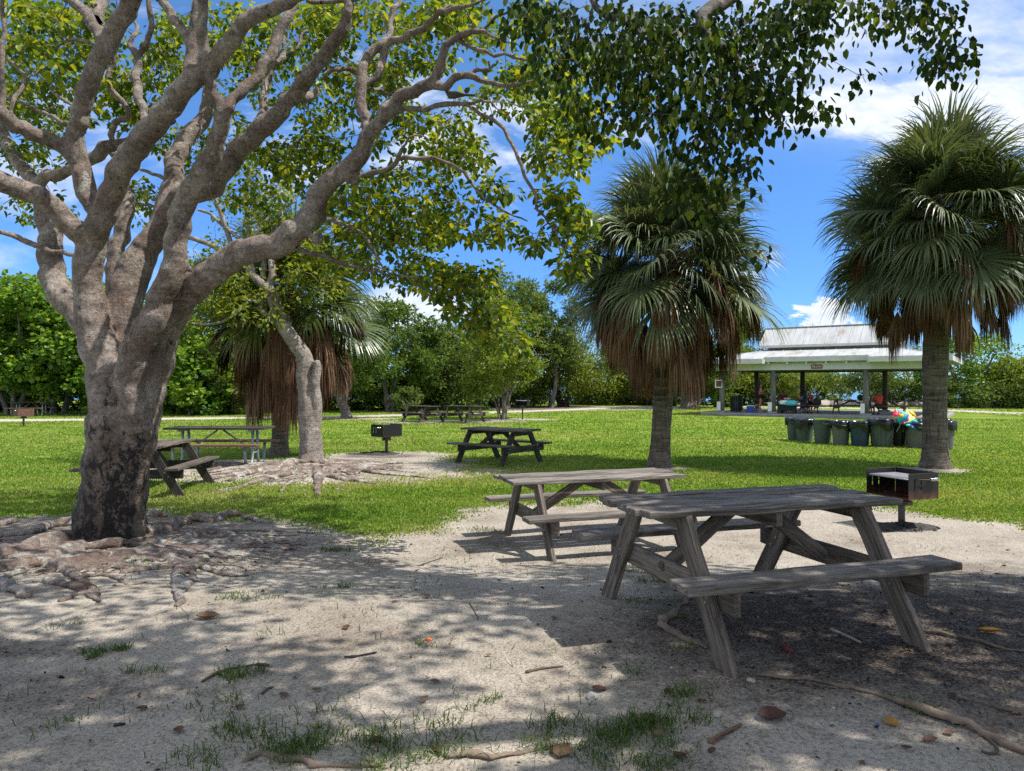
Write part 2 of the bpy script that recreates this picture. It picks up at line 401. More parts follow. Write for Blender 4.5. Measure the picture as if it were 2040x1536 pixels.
# ------------------------------------------------------------------ ground
# edge of the lawn as world points (polar round the viewer's end of the sand)
_edge = [(0, 1040), (150, 1035), (300, 1030), (500, 1036), (640, 1062), (760, 1080), (860, 1052), (940, 1025), (1060, 1012), (1200, 1006), (1450, 1006), (1640, 1014), (1780, 1024), (1900, 1040), (2040, 1056)]
_ew = [G(*p) for p in _edge]
_ea = np.array([math.atan2(v.x, v.y) for v in _ew]); _ed = np.array([math.hypot(v.x, v.y) for v in _ew])
def inpatch(x, y, cx, cy, rx, ry, soft=.35):
    d = np.sqrt(((x - cx) / rx) ** 2 + ((y - cy) / ry) ** 2) + (fbm(x, y, 1.4, 3) - .5) * .7
    return 1 - sstep(1 - soft, 1 + soft * .6, d)
_path = [(-60, 31), (-24, 34.3), (-17, 36), (-8.6, 38.5), (0.5, 46), (9, 54.5), (17, 56), (24, 53), (29, 47), (34, 41), (60, 30)]
def pathdist(x, y):
    d = np.full(np.shape(x), 1e9)
    for (a, b), (c, e) in zip(_path[:-1], _path[1:]):
        t = np.clip(((x - a) * (c - a) + (y - b) * (e - b)) / ((c - a) ** 2 + (e - b) ** 2), 0, 1)
        d = np.minimum(d, np.hypot(x - a - t * (c - a), y - b - t * (e - b)))
    return d
PATCH = [(-3.9, 14.2, 3.6, 2.2), (-3.0, 16.9, 1.7, 1.3), (-6.0, 14.6, 1.5, 1.2), (-3.0, 33.0, 3.5, 1.2), (.3, 35.3, 2.0, .9), (8.3, 14.2, .9, .5), (-7.8, 36, 2, .8), (0.8, 35.7, .6, .4), (3.1, 14.4, .6, .35)]
def grassmask(x, y):
    x = np.asarray(x, float); y = np.asarray(y, float)
    d = np.hypot(x, y); a = np.arctan2(x, y)
    lim = np.interp(a, _ea, _ed)
    g = sstep(-.35, 1.1, d - lim + (fbm(x, y, 1.1, 4) - .5) * 2.2 + (fbm(x, y, 5.0, 2) - .5) * .8)
    for p in PATCH: g = g * (1 - .95 * inpatch(x, y, *p))
    pd = pathdist(x, y)
    g = g * sstep(.9, 1.35, pd + (fbm(x, y, .7, 3) - .5) * .8)
    wide = inpatch(x, y, 4.5, 53, 8, 5, .3); g = g * (1 - .9 * wide)
    return g
def soil_shade_mask(x, y):   # dark humus soil under trees; under the near table also painted-in shade
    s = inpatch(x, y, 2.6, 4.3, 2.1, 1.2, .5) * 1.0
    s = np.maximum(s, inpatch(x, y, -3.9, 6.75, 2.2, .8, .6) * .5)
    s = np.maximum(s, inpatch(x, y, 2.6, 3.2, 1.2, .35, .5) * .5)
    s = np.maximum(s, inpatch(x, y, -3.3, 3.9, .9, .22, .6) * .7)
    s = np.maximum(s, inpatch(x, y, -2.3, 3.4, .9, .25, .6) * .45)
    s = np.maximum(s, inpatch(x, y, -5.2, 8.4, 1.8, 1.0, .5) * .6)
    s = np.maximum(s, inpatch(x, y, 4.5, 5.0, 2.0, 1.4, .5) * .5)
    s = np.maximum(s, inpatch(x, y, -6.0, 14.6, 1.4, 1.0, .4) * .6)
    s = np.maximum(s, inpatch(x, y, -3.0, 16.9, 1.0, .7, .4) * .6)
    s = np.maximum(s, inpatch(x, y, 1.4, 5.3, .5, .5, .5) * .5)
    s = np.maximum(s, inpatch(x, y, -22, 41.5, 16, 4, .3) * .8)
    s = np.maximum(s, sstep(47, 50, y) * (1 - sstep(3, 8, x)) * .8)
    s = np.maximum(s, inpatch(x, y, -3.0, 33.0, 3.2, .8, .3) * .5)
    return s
def build_ground():
    xs = np.concatenate([-np.geomspace(4000, 14, 34), np.linspace(-13, 13, 300), np.geomspace(14, 4000, 34)])
    ys = np.concatenate([np.linspace(-40, .5, 8), np.linspace(1.0, 18, 240), np.linspace(18.3, 80, 130), np.geomspace(84, 5000, 22)])
    X, Y = np.meshgrid(xs, ys); nx, ny = len(xs), len(ys)
    Z = gz(X, Y)
    idx = np.arange(nx * ny).reshape(ny, nx)
    Q = np.stack([idx[:-1, :-1], idx[:-1, 1:], idx[1:, 1:], idx[1:, :-1]], -1).reshape(-1, 4)
    x = X.ravel(); y = Y.ravel()
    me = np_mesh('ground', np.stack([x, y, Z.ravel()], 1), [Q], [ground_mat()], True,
                 {'grass': grassmask(x, y), 'soil': soil_shade_mask(x, y), 'patha': 1 - sstep(.8, 1.3, pathdist(x, y))})
    tag(link('ground', me), kind='structure')
def ground_mat():
    m, nt, b = nodes('sand_and_lawn'); o = geo(nt)
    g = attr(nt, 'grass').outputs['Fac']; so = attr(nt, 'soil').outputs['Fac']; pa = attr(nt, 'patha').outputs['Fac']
    n1 = noise(nt, o, 1.1, 6, .6); n2 = noise(nt, o, 60, 3, .7); n3 = noise(nt, o, 9, 6, .75); n4 = noise(nt, mapv(nt, o, (20, 13, 1)), 1, 8, .85, .5)
    sand = ramp(nt, n1.outputs[0], [(.3, (.24, .20, .16)), (.5, (.39, .345, .285)), (.75, (.47, .42, .355))]).outputs[0]
    r = ramp(nt, n2.outputs[0], [(.36, (.5, .47, .45)), (.47, (.96, .96, .96)), (.66, (1.22, 1.21, 1.2))]); sand = mix(nt, .85, sand, r.outputs[0], 'MULTIPLY')
    # organic crumbs lying in drifts on the sand
    cr = ramp(nt, n4.outputs[0], [(.535, (0, 0, 0)), (.58, (1, 1, 1))])
    dr = ramp(nt, n1.outputs[0], [(.35, (.85, .85, .85)), (.62, (.12, .12, .12))])
    f = N(nt, 'ShaderNodeMath', operation='MULTIPLY'); nt.links.new(cr.outputs[0], f.inputs[0]); nt.links.new(dr.outputs[0], f.inputs[1])
    sand = mix(nt, f.outputs[0], sand, (.11, .085, .07))
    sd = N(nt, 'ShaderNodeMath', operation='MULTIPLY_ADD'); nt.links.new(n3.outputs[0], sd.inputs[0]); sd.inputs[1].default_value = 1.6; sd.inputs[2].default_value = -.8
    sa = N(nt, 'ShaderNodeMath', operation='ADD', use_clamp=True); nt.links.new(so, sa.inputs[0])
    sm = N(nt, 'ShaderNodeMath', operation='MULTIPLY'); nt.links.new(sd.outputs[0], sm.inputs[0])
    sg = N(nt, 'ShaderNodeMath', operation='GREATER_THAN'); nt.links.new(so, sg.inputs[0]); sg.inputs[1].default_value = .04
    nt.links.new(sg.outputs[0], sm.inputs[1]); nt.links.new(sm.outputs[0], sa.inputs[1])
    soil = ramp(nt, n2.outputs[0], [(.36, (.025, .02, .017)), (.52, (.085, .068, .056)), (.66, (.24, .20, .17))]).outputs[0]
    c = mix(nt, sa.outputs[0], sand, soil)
    gn = ramp(nt, n3.outputs[0], [(.3, (.08, .14, .014)), (.6, (.17, .26, .02)), (.8, (.27, .31, .06))]).outputs[0]
    nl = noise(nt, mapv(nt, o, (.35, .9, 1)), 1.0, 5, .6); rl = ramp(nt, nl.outputs[0], [(.35, (.6, .8, .7)), (.5, (1, 1, 1)), (.62, (1.8, 1.25, 3.2))])
    gn = mix(nt, .8, gn, rl.outputs[0], 'MULTIPLY')
    ga = N(nt, 'ShaderNodeMath', operation='MULTIPLY_ADD'); nt.links.new(n3.outputs[0], ga.inputs[0]); ga.inputs[1].default_value = .8; ga.inputs[2].default_value = -.4
    gb = N(nt, 'ShaderNodeMath', operation='ADD'); nt.links.new(ga.outputs[0], gb.inputs[0]); nt.links.new(g, gb.inputs[1])
    gr = N(nt, 'ShaderNodeMapRange'); gr.inputs[1].default_value = .55; gr.inputs[2].default_value = .95; nt.links.new(gb.outputs[0], gr.inputs[0])
    c = mix(nt, gr.outputs[0], c, gn)
    nt.links.new(c, b.inputs['Base Color']); b.inputs['Roughness'].default_value = .95; b.inputs['Specular IOR Level'].default_value = .1
    ad = N(nt, 'ShaderNodeMath', operation='MULTIPLY_ADD'); nt.links.new(n3.outputs[0], ad.inputs[0]); ad.inputs[1].default_value = 2.5; nt.links.new(n2.outputs[0], ad.inputs[2])
    bump(nt, b, ad.outputs[0], .8, .018)
    return m
build_ground()

def blades(name, x, y, h, w, mat, lean=.5, rnd=None, z=None):
    n = len(x); z = gz(x, y) if z is None else z
    a = RNG.random(n) * 6.283; la = RNG.random(n) * 6.283; ll = RNG.random(n) * lean * h
    wx = np.cos(a) * w * .5; wy = np.sin(a) * w * .5
    V = np.zeros((n, 5, 3))
    mx = np.cos(la) * ll; my = np.sin(la) * ll
    V[:, 0] = np.stack([x - wx, y - wy, z - .005], 1); V[:, 1] = np.stack([x + wx, y + wy, z - .005], 1)
    V[:, 2] = np.stack([x + wx * .8 + mx * .35, y + wy * .8 + my * .35, z + h * .55], 1); V[:, 3] = np.stack([x - wx * .8 + mx * .35, y - wy * .8 + my * .35, z + h * .55], 1)
    V[:, 4] = np.stack([x + mx, y + my, z + h * .95 - ll * .2], 1)
    i = np.arange(n)[:, None] * 5
    me = np_mesh(name, V.reshape(-1, 3), [i + np.array([[0, 1, 2, 3]]), i + np.array([[3, 2, 4]])], [mat], True, {'rnd': np.repeat(RNG.random(n) if rnd is None else rnd, 5)})
    return link(name, me)

def build_grass():
    n = 560000
    # density falls off with distance
    u = RNG.random(n); Y = 1 / (1 / 6.8 - u * (1 / 6.8 - 1 / 56.0))
    X = (RNG.random(n) * 2 - 1) * (Y * .80 + .6)
    g = grassmask(X, Y); keep = (RNG.random(n) < g * (.25 + 1.0 * fbm(X, Y, 1.6, 3)))
    keep &= ~((Y > 60) | ((X > 11.5) & (Y > 36) & (Y < 50) & (X < 27)))
    X, Y = X[keep], Y[keep]
    n = len(X)
    k = fbm(X, Y, .5, 3)
    h = (.015 + .024 * RNG.random(n)) * (.6 + .8 * k) * (1 + .02 * Y) * (.5 + .5 * g[keep]); w = .005 + .0012 * Y
    dry = sstep(.46, .62, fbm(X * .35, Y * .9, 1.0, 4)) * 1.6
    rnd = np.clip(RNG.random(n) * .85 + dry * .3 * RNG.random(n) + (k - .5) * .8, 0, 1)
    o = blades('lawn_grass', X, Y, h, w, M['grass_blade'], .9, rnd); tag(o, 'bright green mown lawn grass between the sand and the path', 'grass', kind='stuff')
    # weeds and grass tufts in the sand
    T = [(560, 1490, .22, 700), (520, 1470, .2, 200), (665, 1475, .22, 300), (740, 1500, .22, 420), (820, 1510, .2, 260), (760, 1450, .25, 250), (1290, 1440, .25, 600), (1230, 1470, .25, 600), (1340, 1410, .22, 500), (1160, 1500, .25, 500), (1280, 1500, .25, 600),
         (195, 1300, .10, 420), (290, 1340, .10, 90), (455, 1350, .16, 260), (500, 1340, .12, 150), (140, 1245, .10, 60), (500, 1195, .25, 260), (680, 1172, .12, 160), (690, 1095, .3, 420), (280, 1120, .12, 80), (920, 1060, .4, 500),
         (90, 1450, .15, 70), (420, 1420, .25, 150), (840, 1285, .06, 40), (990, 1395, .07, 50), (930, 1412, .06, 40), (1250, 1345, .1, 60), (530, 1262, .08, 30), (1255, 1135, .2, 250), (1300, 1160, .2, 260), (1850, 1415, .12, 200),
         (1095, 1052, .2, 150), (400, 1530, .25, 250), (880, 1535, .3, 300), (620, 1420, .15, 60), (400, 1380, .2, 60), (1330, 1230, .15, 100), (1270, 1200, .15, 100), (1360, 1290, .12, 70)]
    xs = []; ys = []
    for (px, py, r, c) in T:
        q = G(px, py); nc = int(c * .45)
        nsub = 5; ox = RNG.normal(0, r * .5, nsub); oy = RNG.normal(0, r * .35, nsub); k = RNG.integers(0, nsub, nc)
        xs.append(q.x + ox[k] + RNG.normal(0, r * .22, nc)); ys.append(q.y + oy[k] + RNG.normal(0, r * .17, nc))
    X = np.concatenate(xs); Y = np.concatenate(ys); keep = Y > 2.0; X, Y = X[keep], Y[keep]
    # scattered seedlings
    X = np.concatenate([X, RNG.uniform(-4.5, 4.5, 2600)]); Y = np.concatenate([Y, RNG.uniform(2.4, 7.5, 2600)])
    keep = (np.arange(len(X)) < len(X) - 2600) | (fbm(X, Y, 2.0, 3) > .56)
    X, Y = X[keep], Y[keep]; n = len(X)
    o = blades('sand_weeds', X, Y, .02 + .045 * RNG.random(n) ** 2 + .01, np.full(n, .005), M['weed'], 2.4); tag(o, 'sparse weeds and seedling grass sprouting through the foreground sand', 'weeds', kind='stuff')
    # clover-like creeping weed along the foreground root
    # leaf litter: thousands of crumbs
build_grass()
def build_path():
    pts, _ = crom([(a, b, 0) for a, b in _path], [1] * len(_path), .4); n = len(pts); V = []
    for i, p in enumerate(pts):
        d = pts[min(i + 1, n - 1)] - pts[max(i - 1, 0)]; d = Vector((-d.y, d.x, 0)).normalized()
        for j in range(7):
            w = (j / 3 - 1) * (1.05 + .3 * (float(fbm(p.x + (j > 3) * 40, p.y, .8, 3)) - .5)); q = p + d * w; V.append((q.x, q.y, float(gz(q.x, q.y)) + .006 + .02 * (1 - (j / 3 - 1) ** 2)))
    i = np.arange((n - 1))[:, None, None] * 7 + np.arange(6)[None, :, None] + np.array([[[0, 1, 8, 7]]])
    m, nt, b = nodes('pale_path'); n3 = noise(nt, geo(nt), 6, 6, .7); r = ramp(nt, n3.outputs[0], [(.3, (.34, .28, .22)), (.7, (.50, .44, .37))]); nt.links.new(r.outputs[0], b.inputs['Base Color']); b.inputs['Roughness'].default_value = .95
    me = np_mesh('path', np.array(V), [i.reshape(-1, 4)[:, ::-1]], [m]); tag(link('path', me), kind='structure')
build_path()

LEAF_T = np.array([(0, 0, 0), (.28, .5, .10), (.68, .42, .06), (1, 0, -.10), (.68, -.42, .06), (.28, -.5, .10)], float)
def leafcloud(pos, axis, nrm, size, wr, T=LEAF_T):
    """instances of the leaf template, returns verts, quads"""
    n = len(pos)
    axis = axis / (np.linalg.norm(axis, axis=1, keepdims=True) + 1e-9)
    sd = np.cross(nrm, axis); sd /= (np.linalg.norm(sd, axis=1, keepdims=True) + 1e-9)
    up = np.cross(axis, sd)
    s = np.asarray(size)[:, None, None]
    cu = RNG.uniform(-.6, 3.0, n)[:, None, None]; wv = wr * RNG.uniform(.72, 1.18, n)[:, None, None]
    V = pos[:, None, :] + s * (T[None, :, 0, None] * axis[:, None, :] + wv * T[None, :, 1, None] * sd[:, None, :] + cu * T[None, :, 2, None] * up[:, None, :])
    i = np.arange(n)[:, None] * 6
    Q = np.concatenate([i + np.array([[0, 1, 2, 3]]), i + np.array([[0, 3, 4, 5]])])
    return V.reshape(-1, 3), Q
def quadcloud(pos, axis, nrm, size, wr):
    n = len(pos)
    axis = axis / (np.linalg.norm(axis, axis=1, keepdims=True) + 1e-9)
    sd = np.cross(nrm, axis); sd /= (np.linalg.norm(sd, axis=1, keepdims=True) + 1e-9)
    T = np.array([(-.5, 0), (0, .5), (.5, 0), (0, -.5)])
    s = np.asarray(size)[:, None, None]
    V = pos[:, None, :] + s * (T[None, :, 0, None] * axis[:, None, :] + wr * T[None, :, 1, None] * sd[:, None, :])
    i = np.arange(n)[:, None] * 4
    return V.reshape(-1, 3), i + np.array([[0, 1, 2, 3]])
def unit(n): v = RNG.normal(size=(n, 3)); return v / np.linalg.norm(v, axis=1, keepdims=True)

def litter():
    n = 30000
    X = RNG.uniform(-5, 5.5, n); Y = RNG.uniform(2.2, 8.5, n)
    d = soil_shade_mask(X, Y) * 1.2 + .10 + .5 * (fbm(X, Y, .8, 3) - .45)
    # more crumbs near roots of both trees
    d += .7 * np.exp(-(((X + 3.6) / 2.6) ** 2 + ((Y - 6.6) / 1.0) ** 2)) + .25 * (X > .6) * (Y < 5.5)
    k = RNG.random(n) < d * .55; X, Y = X[k], Y[k]; n = len(X)
    pos = np.stack([X, Y, gz(X, Y) + .004 + .006 * RNG.random(n)], 1)
    ax = unit(n) * [1, 1, .25]; nr = unit(n) * .35 + [0, 0, 1]
    V, Q = leafcloud(pos, ax, nr, .008 + .016 * RNG.random(n) ** 2 + .022 * (RNG.random(n) > .96), .55)
    me = np_mesh('ground_litter', V, [Q], [M['litter']], True, {'rnd': np.repeat(RNG.random(n), 6)})
    tag(link('ground_litter', me), 'crumbs of dry leaf and bark scattered over the foreground sand', 'leaf litter', kind='stuff')
litter()

# ------------------------------------------------------------------ limbs
def limb_px(tr, dpt=None):
    """tr: (px,py,width_px,Y) -> points, radii"""
    return [P(a, b, d) for a, b, w, d in tr], [w * d / F / 2 for a, b, w, d in tr]
def remeshed(mb, voxel, smooth, name):
    """fuse tubes into one continuous skin"""
    me = bpy.data.meshes.new(name + '_src'); me.from_pydata(mb.v, [], mb.f); me.update()
    o = bpy.data.objects.new(name + '_src', me); COL.objects.link(o)
    r = o.modifiers.new('r', 'REMESH'); r.mode = 'VOXEL'; r.voxel_size = voxel
    s = o.modifiers.new('s', 'SMOOTH'); s.factor = .5; s.iterations = smooth
    dg = bpy.context.evaluated_depsgraph_get(); dg.update()
    out = bpy.data.meshes.new_from_object(o.evaluated_get(dg)); out.name = name
    bpy.data.objects.remove(o)
    out.polygons.foreach_set('use_smooth', np.ones(len(out.polygons), bool))
    return out
def disp(me, amp, s):
    n = len(me.vertices); co = np.empty(n * 3, np.float32); me.vertices.foreach_get('co', co); co = co.reshape(-1, 3)
    no = np.empty(n * 3, np.float32); me.vertex_normals.foreach_get('vector', no); no = no.reshape(-1, 3)
    h = fbm(co[:, 0] * 1.3 + co[:, 2] * .7, co[:, 1] * 1.3 - co[:, 2], s, 4) - .5
    h += .5 * (fbm(co[:, 0] * 4 + co[:, 1] * 3, co[:, 2] * 4, s, 3) - .5)
    co = co + no * (h * amp * 2)[:, None]
    me.vertices.foreach_set('co', co.ravel().astype(np.float32)); me.update()

class Tree:
    """limb network: thick limbs fused, thin ones as tubes; twigs grow to leaf clusters"""
    def __init__(s, wig=.02): s.thick = MB(); s.thin = MB(); s.nodes = []; s.nrad = []; s.wig = wig
    def limb(s, pts, rad, step=.12, thr=.035, seg=12, wig=None, reg=True):
        p, r = crom(pts, rad, step); w = s.wig if wig is None else wig
        for i in range(1, len(p) - 1):
            p[i] = p[i] + Vector((random.gauss(0, w), random.gauss(0, w), random.gauss(0, w))) * min(1, 2.5 * r[i] / .05) * .6
            r[i] *= 1 + random.gauss(0, .02)
        if max(r) >= thr: s.thick.tube(p, [max(x, .010) for x in r], seg)
        else: s.thin.tube(p, r, 6 if max(r) > .012 else 5)
        if reg:
            for a, b in zip(p, r): s.nodes.append(tuple(a)); s.nrad.append(b)
    def px(s, tr, **k): s.limb(*limb_px(tr), **k)
    def grow(s, targets, rmin=.003, rk=.010, sag=.15, maxr=.25):
        A = np.array(s.nodes)
        order = np.argsort([np.min(np.sum((A - t) ** 2, 1)) for t in targets])
        buf = [A]; rb = list(s.nrad)
        ends = []
        A = np.array(s.nodes); cap = len(A) + len(targets) * 6
        B = np.zeros((cap, 3)); B[:len(A)] = A; n = len(A)
        for k in order:
            t = np.asarray(targets[k])
            dd = np.sum((B[:n] - t) ** 2, 1)
            j = int(np.argmin(dd)); d = math.sqrt(dd[j])
            ends.append(t)
            if d < .06: continue
            a = Vector(B[j]); b = Vector(t); r0 = min(rb[j] * .8, rmin + rk * d)
            pts = [a]
            m = max(2, int(d / .18)); m = min(m, 6)
            off = Vector(RNG.normal(0, .12, 3)) * d
            for q in range(1, m + 1):
                u = q / m; w = math.sin(math.pi * u)
                pts.append(a.lerp(b, u) + off * w + Vector((0, 0, sag * d * w)) + Vector(RNG.normal(0, .015, 3)))
            pts[-1] = b
            rr = [r0 * (1 - q / m) + rmin * (q / m) for q in range(m + 1)]
            s.thin.tube(pts, rr, 5 if r0 > .008 else 4, cap=False)
            for q in range(1, m + 1):
                if n < cap: B[n] = pts[q]; rb.append(rr[q]); n += 1
        return np.array(ends)
    def build(s, root, mat, voxel=.018, smooth=8, amp=.006, name='trunk'):
        me = remeshed(s.thick, voxel, smooth, name); disp(me, amp, 6)
        me.materials.append(mat); o = link(name, me, root)
        return o
def cluster_leaves(ends, per, rad, size, hang=.3, wr=1.0, flat=.7):
    """sprays of leaves round twig ends"""
    n = len(ends) * per
    c = np.repeat(ends, per, 0); d = unit(n) * (RNG.random((n, 1)) ** .45) * rad; d[:, 2] *= flat
    pos = c + d
    ax = d / rad + unit(n) * .5; ax[:, 2] -= hang
    nr = unit(n) * .55 + [0, 0, 1]
    sz = size * (.65 + .7 * RNG.random(n))
    return pos, ax, nr, sz
def withtwigs(V, Q, r, thin):
    """adds the twig tubes of a tree to its leaf mesh (second material)"""
    if not thin.v: return V, [Q], r, np.zeros(len(Q), int)
    o = len(V); q4 = np.array([f for f in thin.f if len(f) == 4]) + o
    return np.concatenate([V, np.array(thin.v)]), [Q, q4], np.concatenate([r, np.full(len(thin.v), .5)]), np.concatenate([np.zeros(len(Q), int), np.ones(len(q4), int)])
def leafobj(name, pos, ax, nr, sz, wr, mat, root, thin=None, tmat=None):
    V, Q = leafcloud(pos, ax, nr, sz, wr)
    V, Fs, r, mi = withtwigs(V, Q, np.repeat(RNG.random(len(pos)), 6), thin)
    me = np_mesh(name, V, Fs, [mat, tmat], True, {'rnd': r}, mi)
    return link(name, me, root)
def clumps(spec, extra=1.0):
    T = []
    for (px, py, rx, ry, y0, y1, n) in spec:
        for _ in range(max(1, int(n * extra))):
            a = RNG.random() * 6.283; q = math.sqrt(RNG.random())
            Y = RNG.uniform(y0, y1)
            T.append(P(px + math.cos(a) * rx * q, py + math.sin(a) * ry * q, Y)[:])
    return T

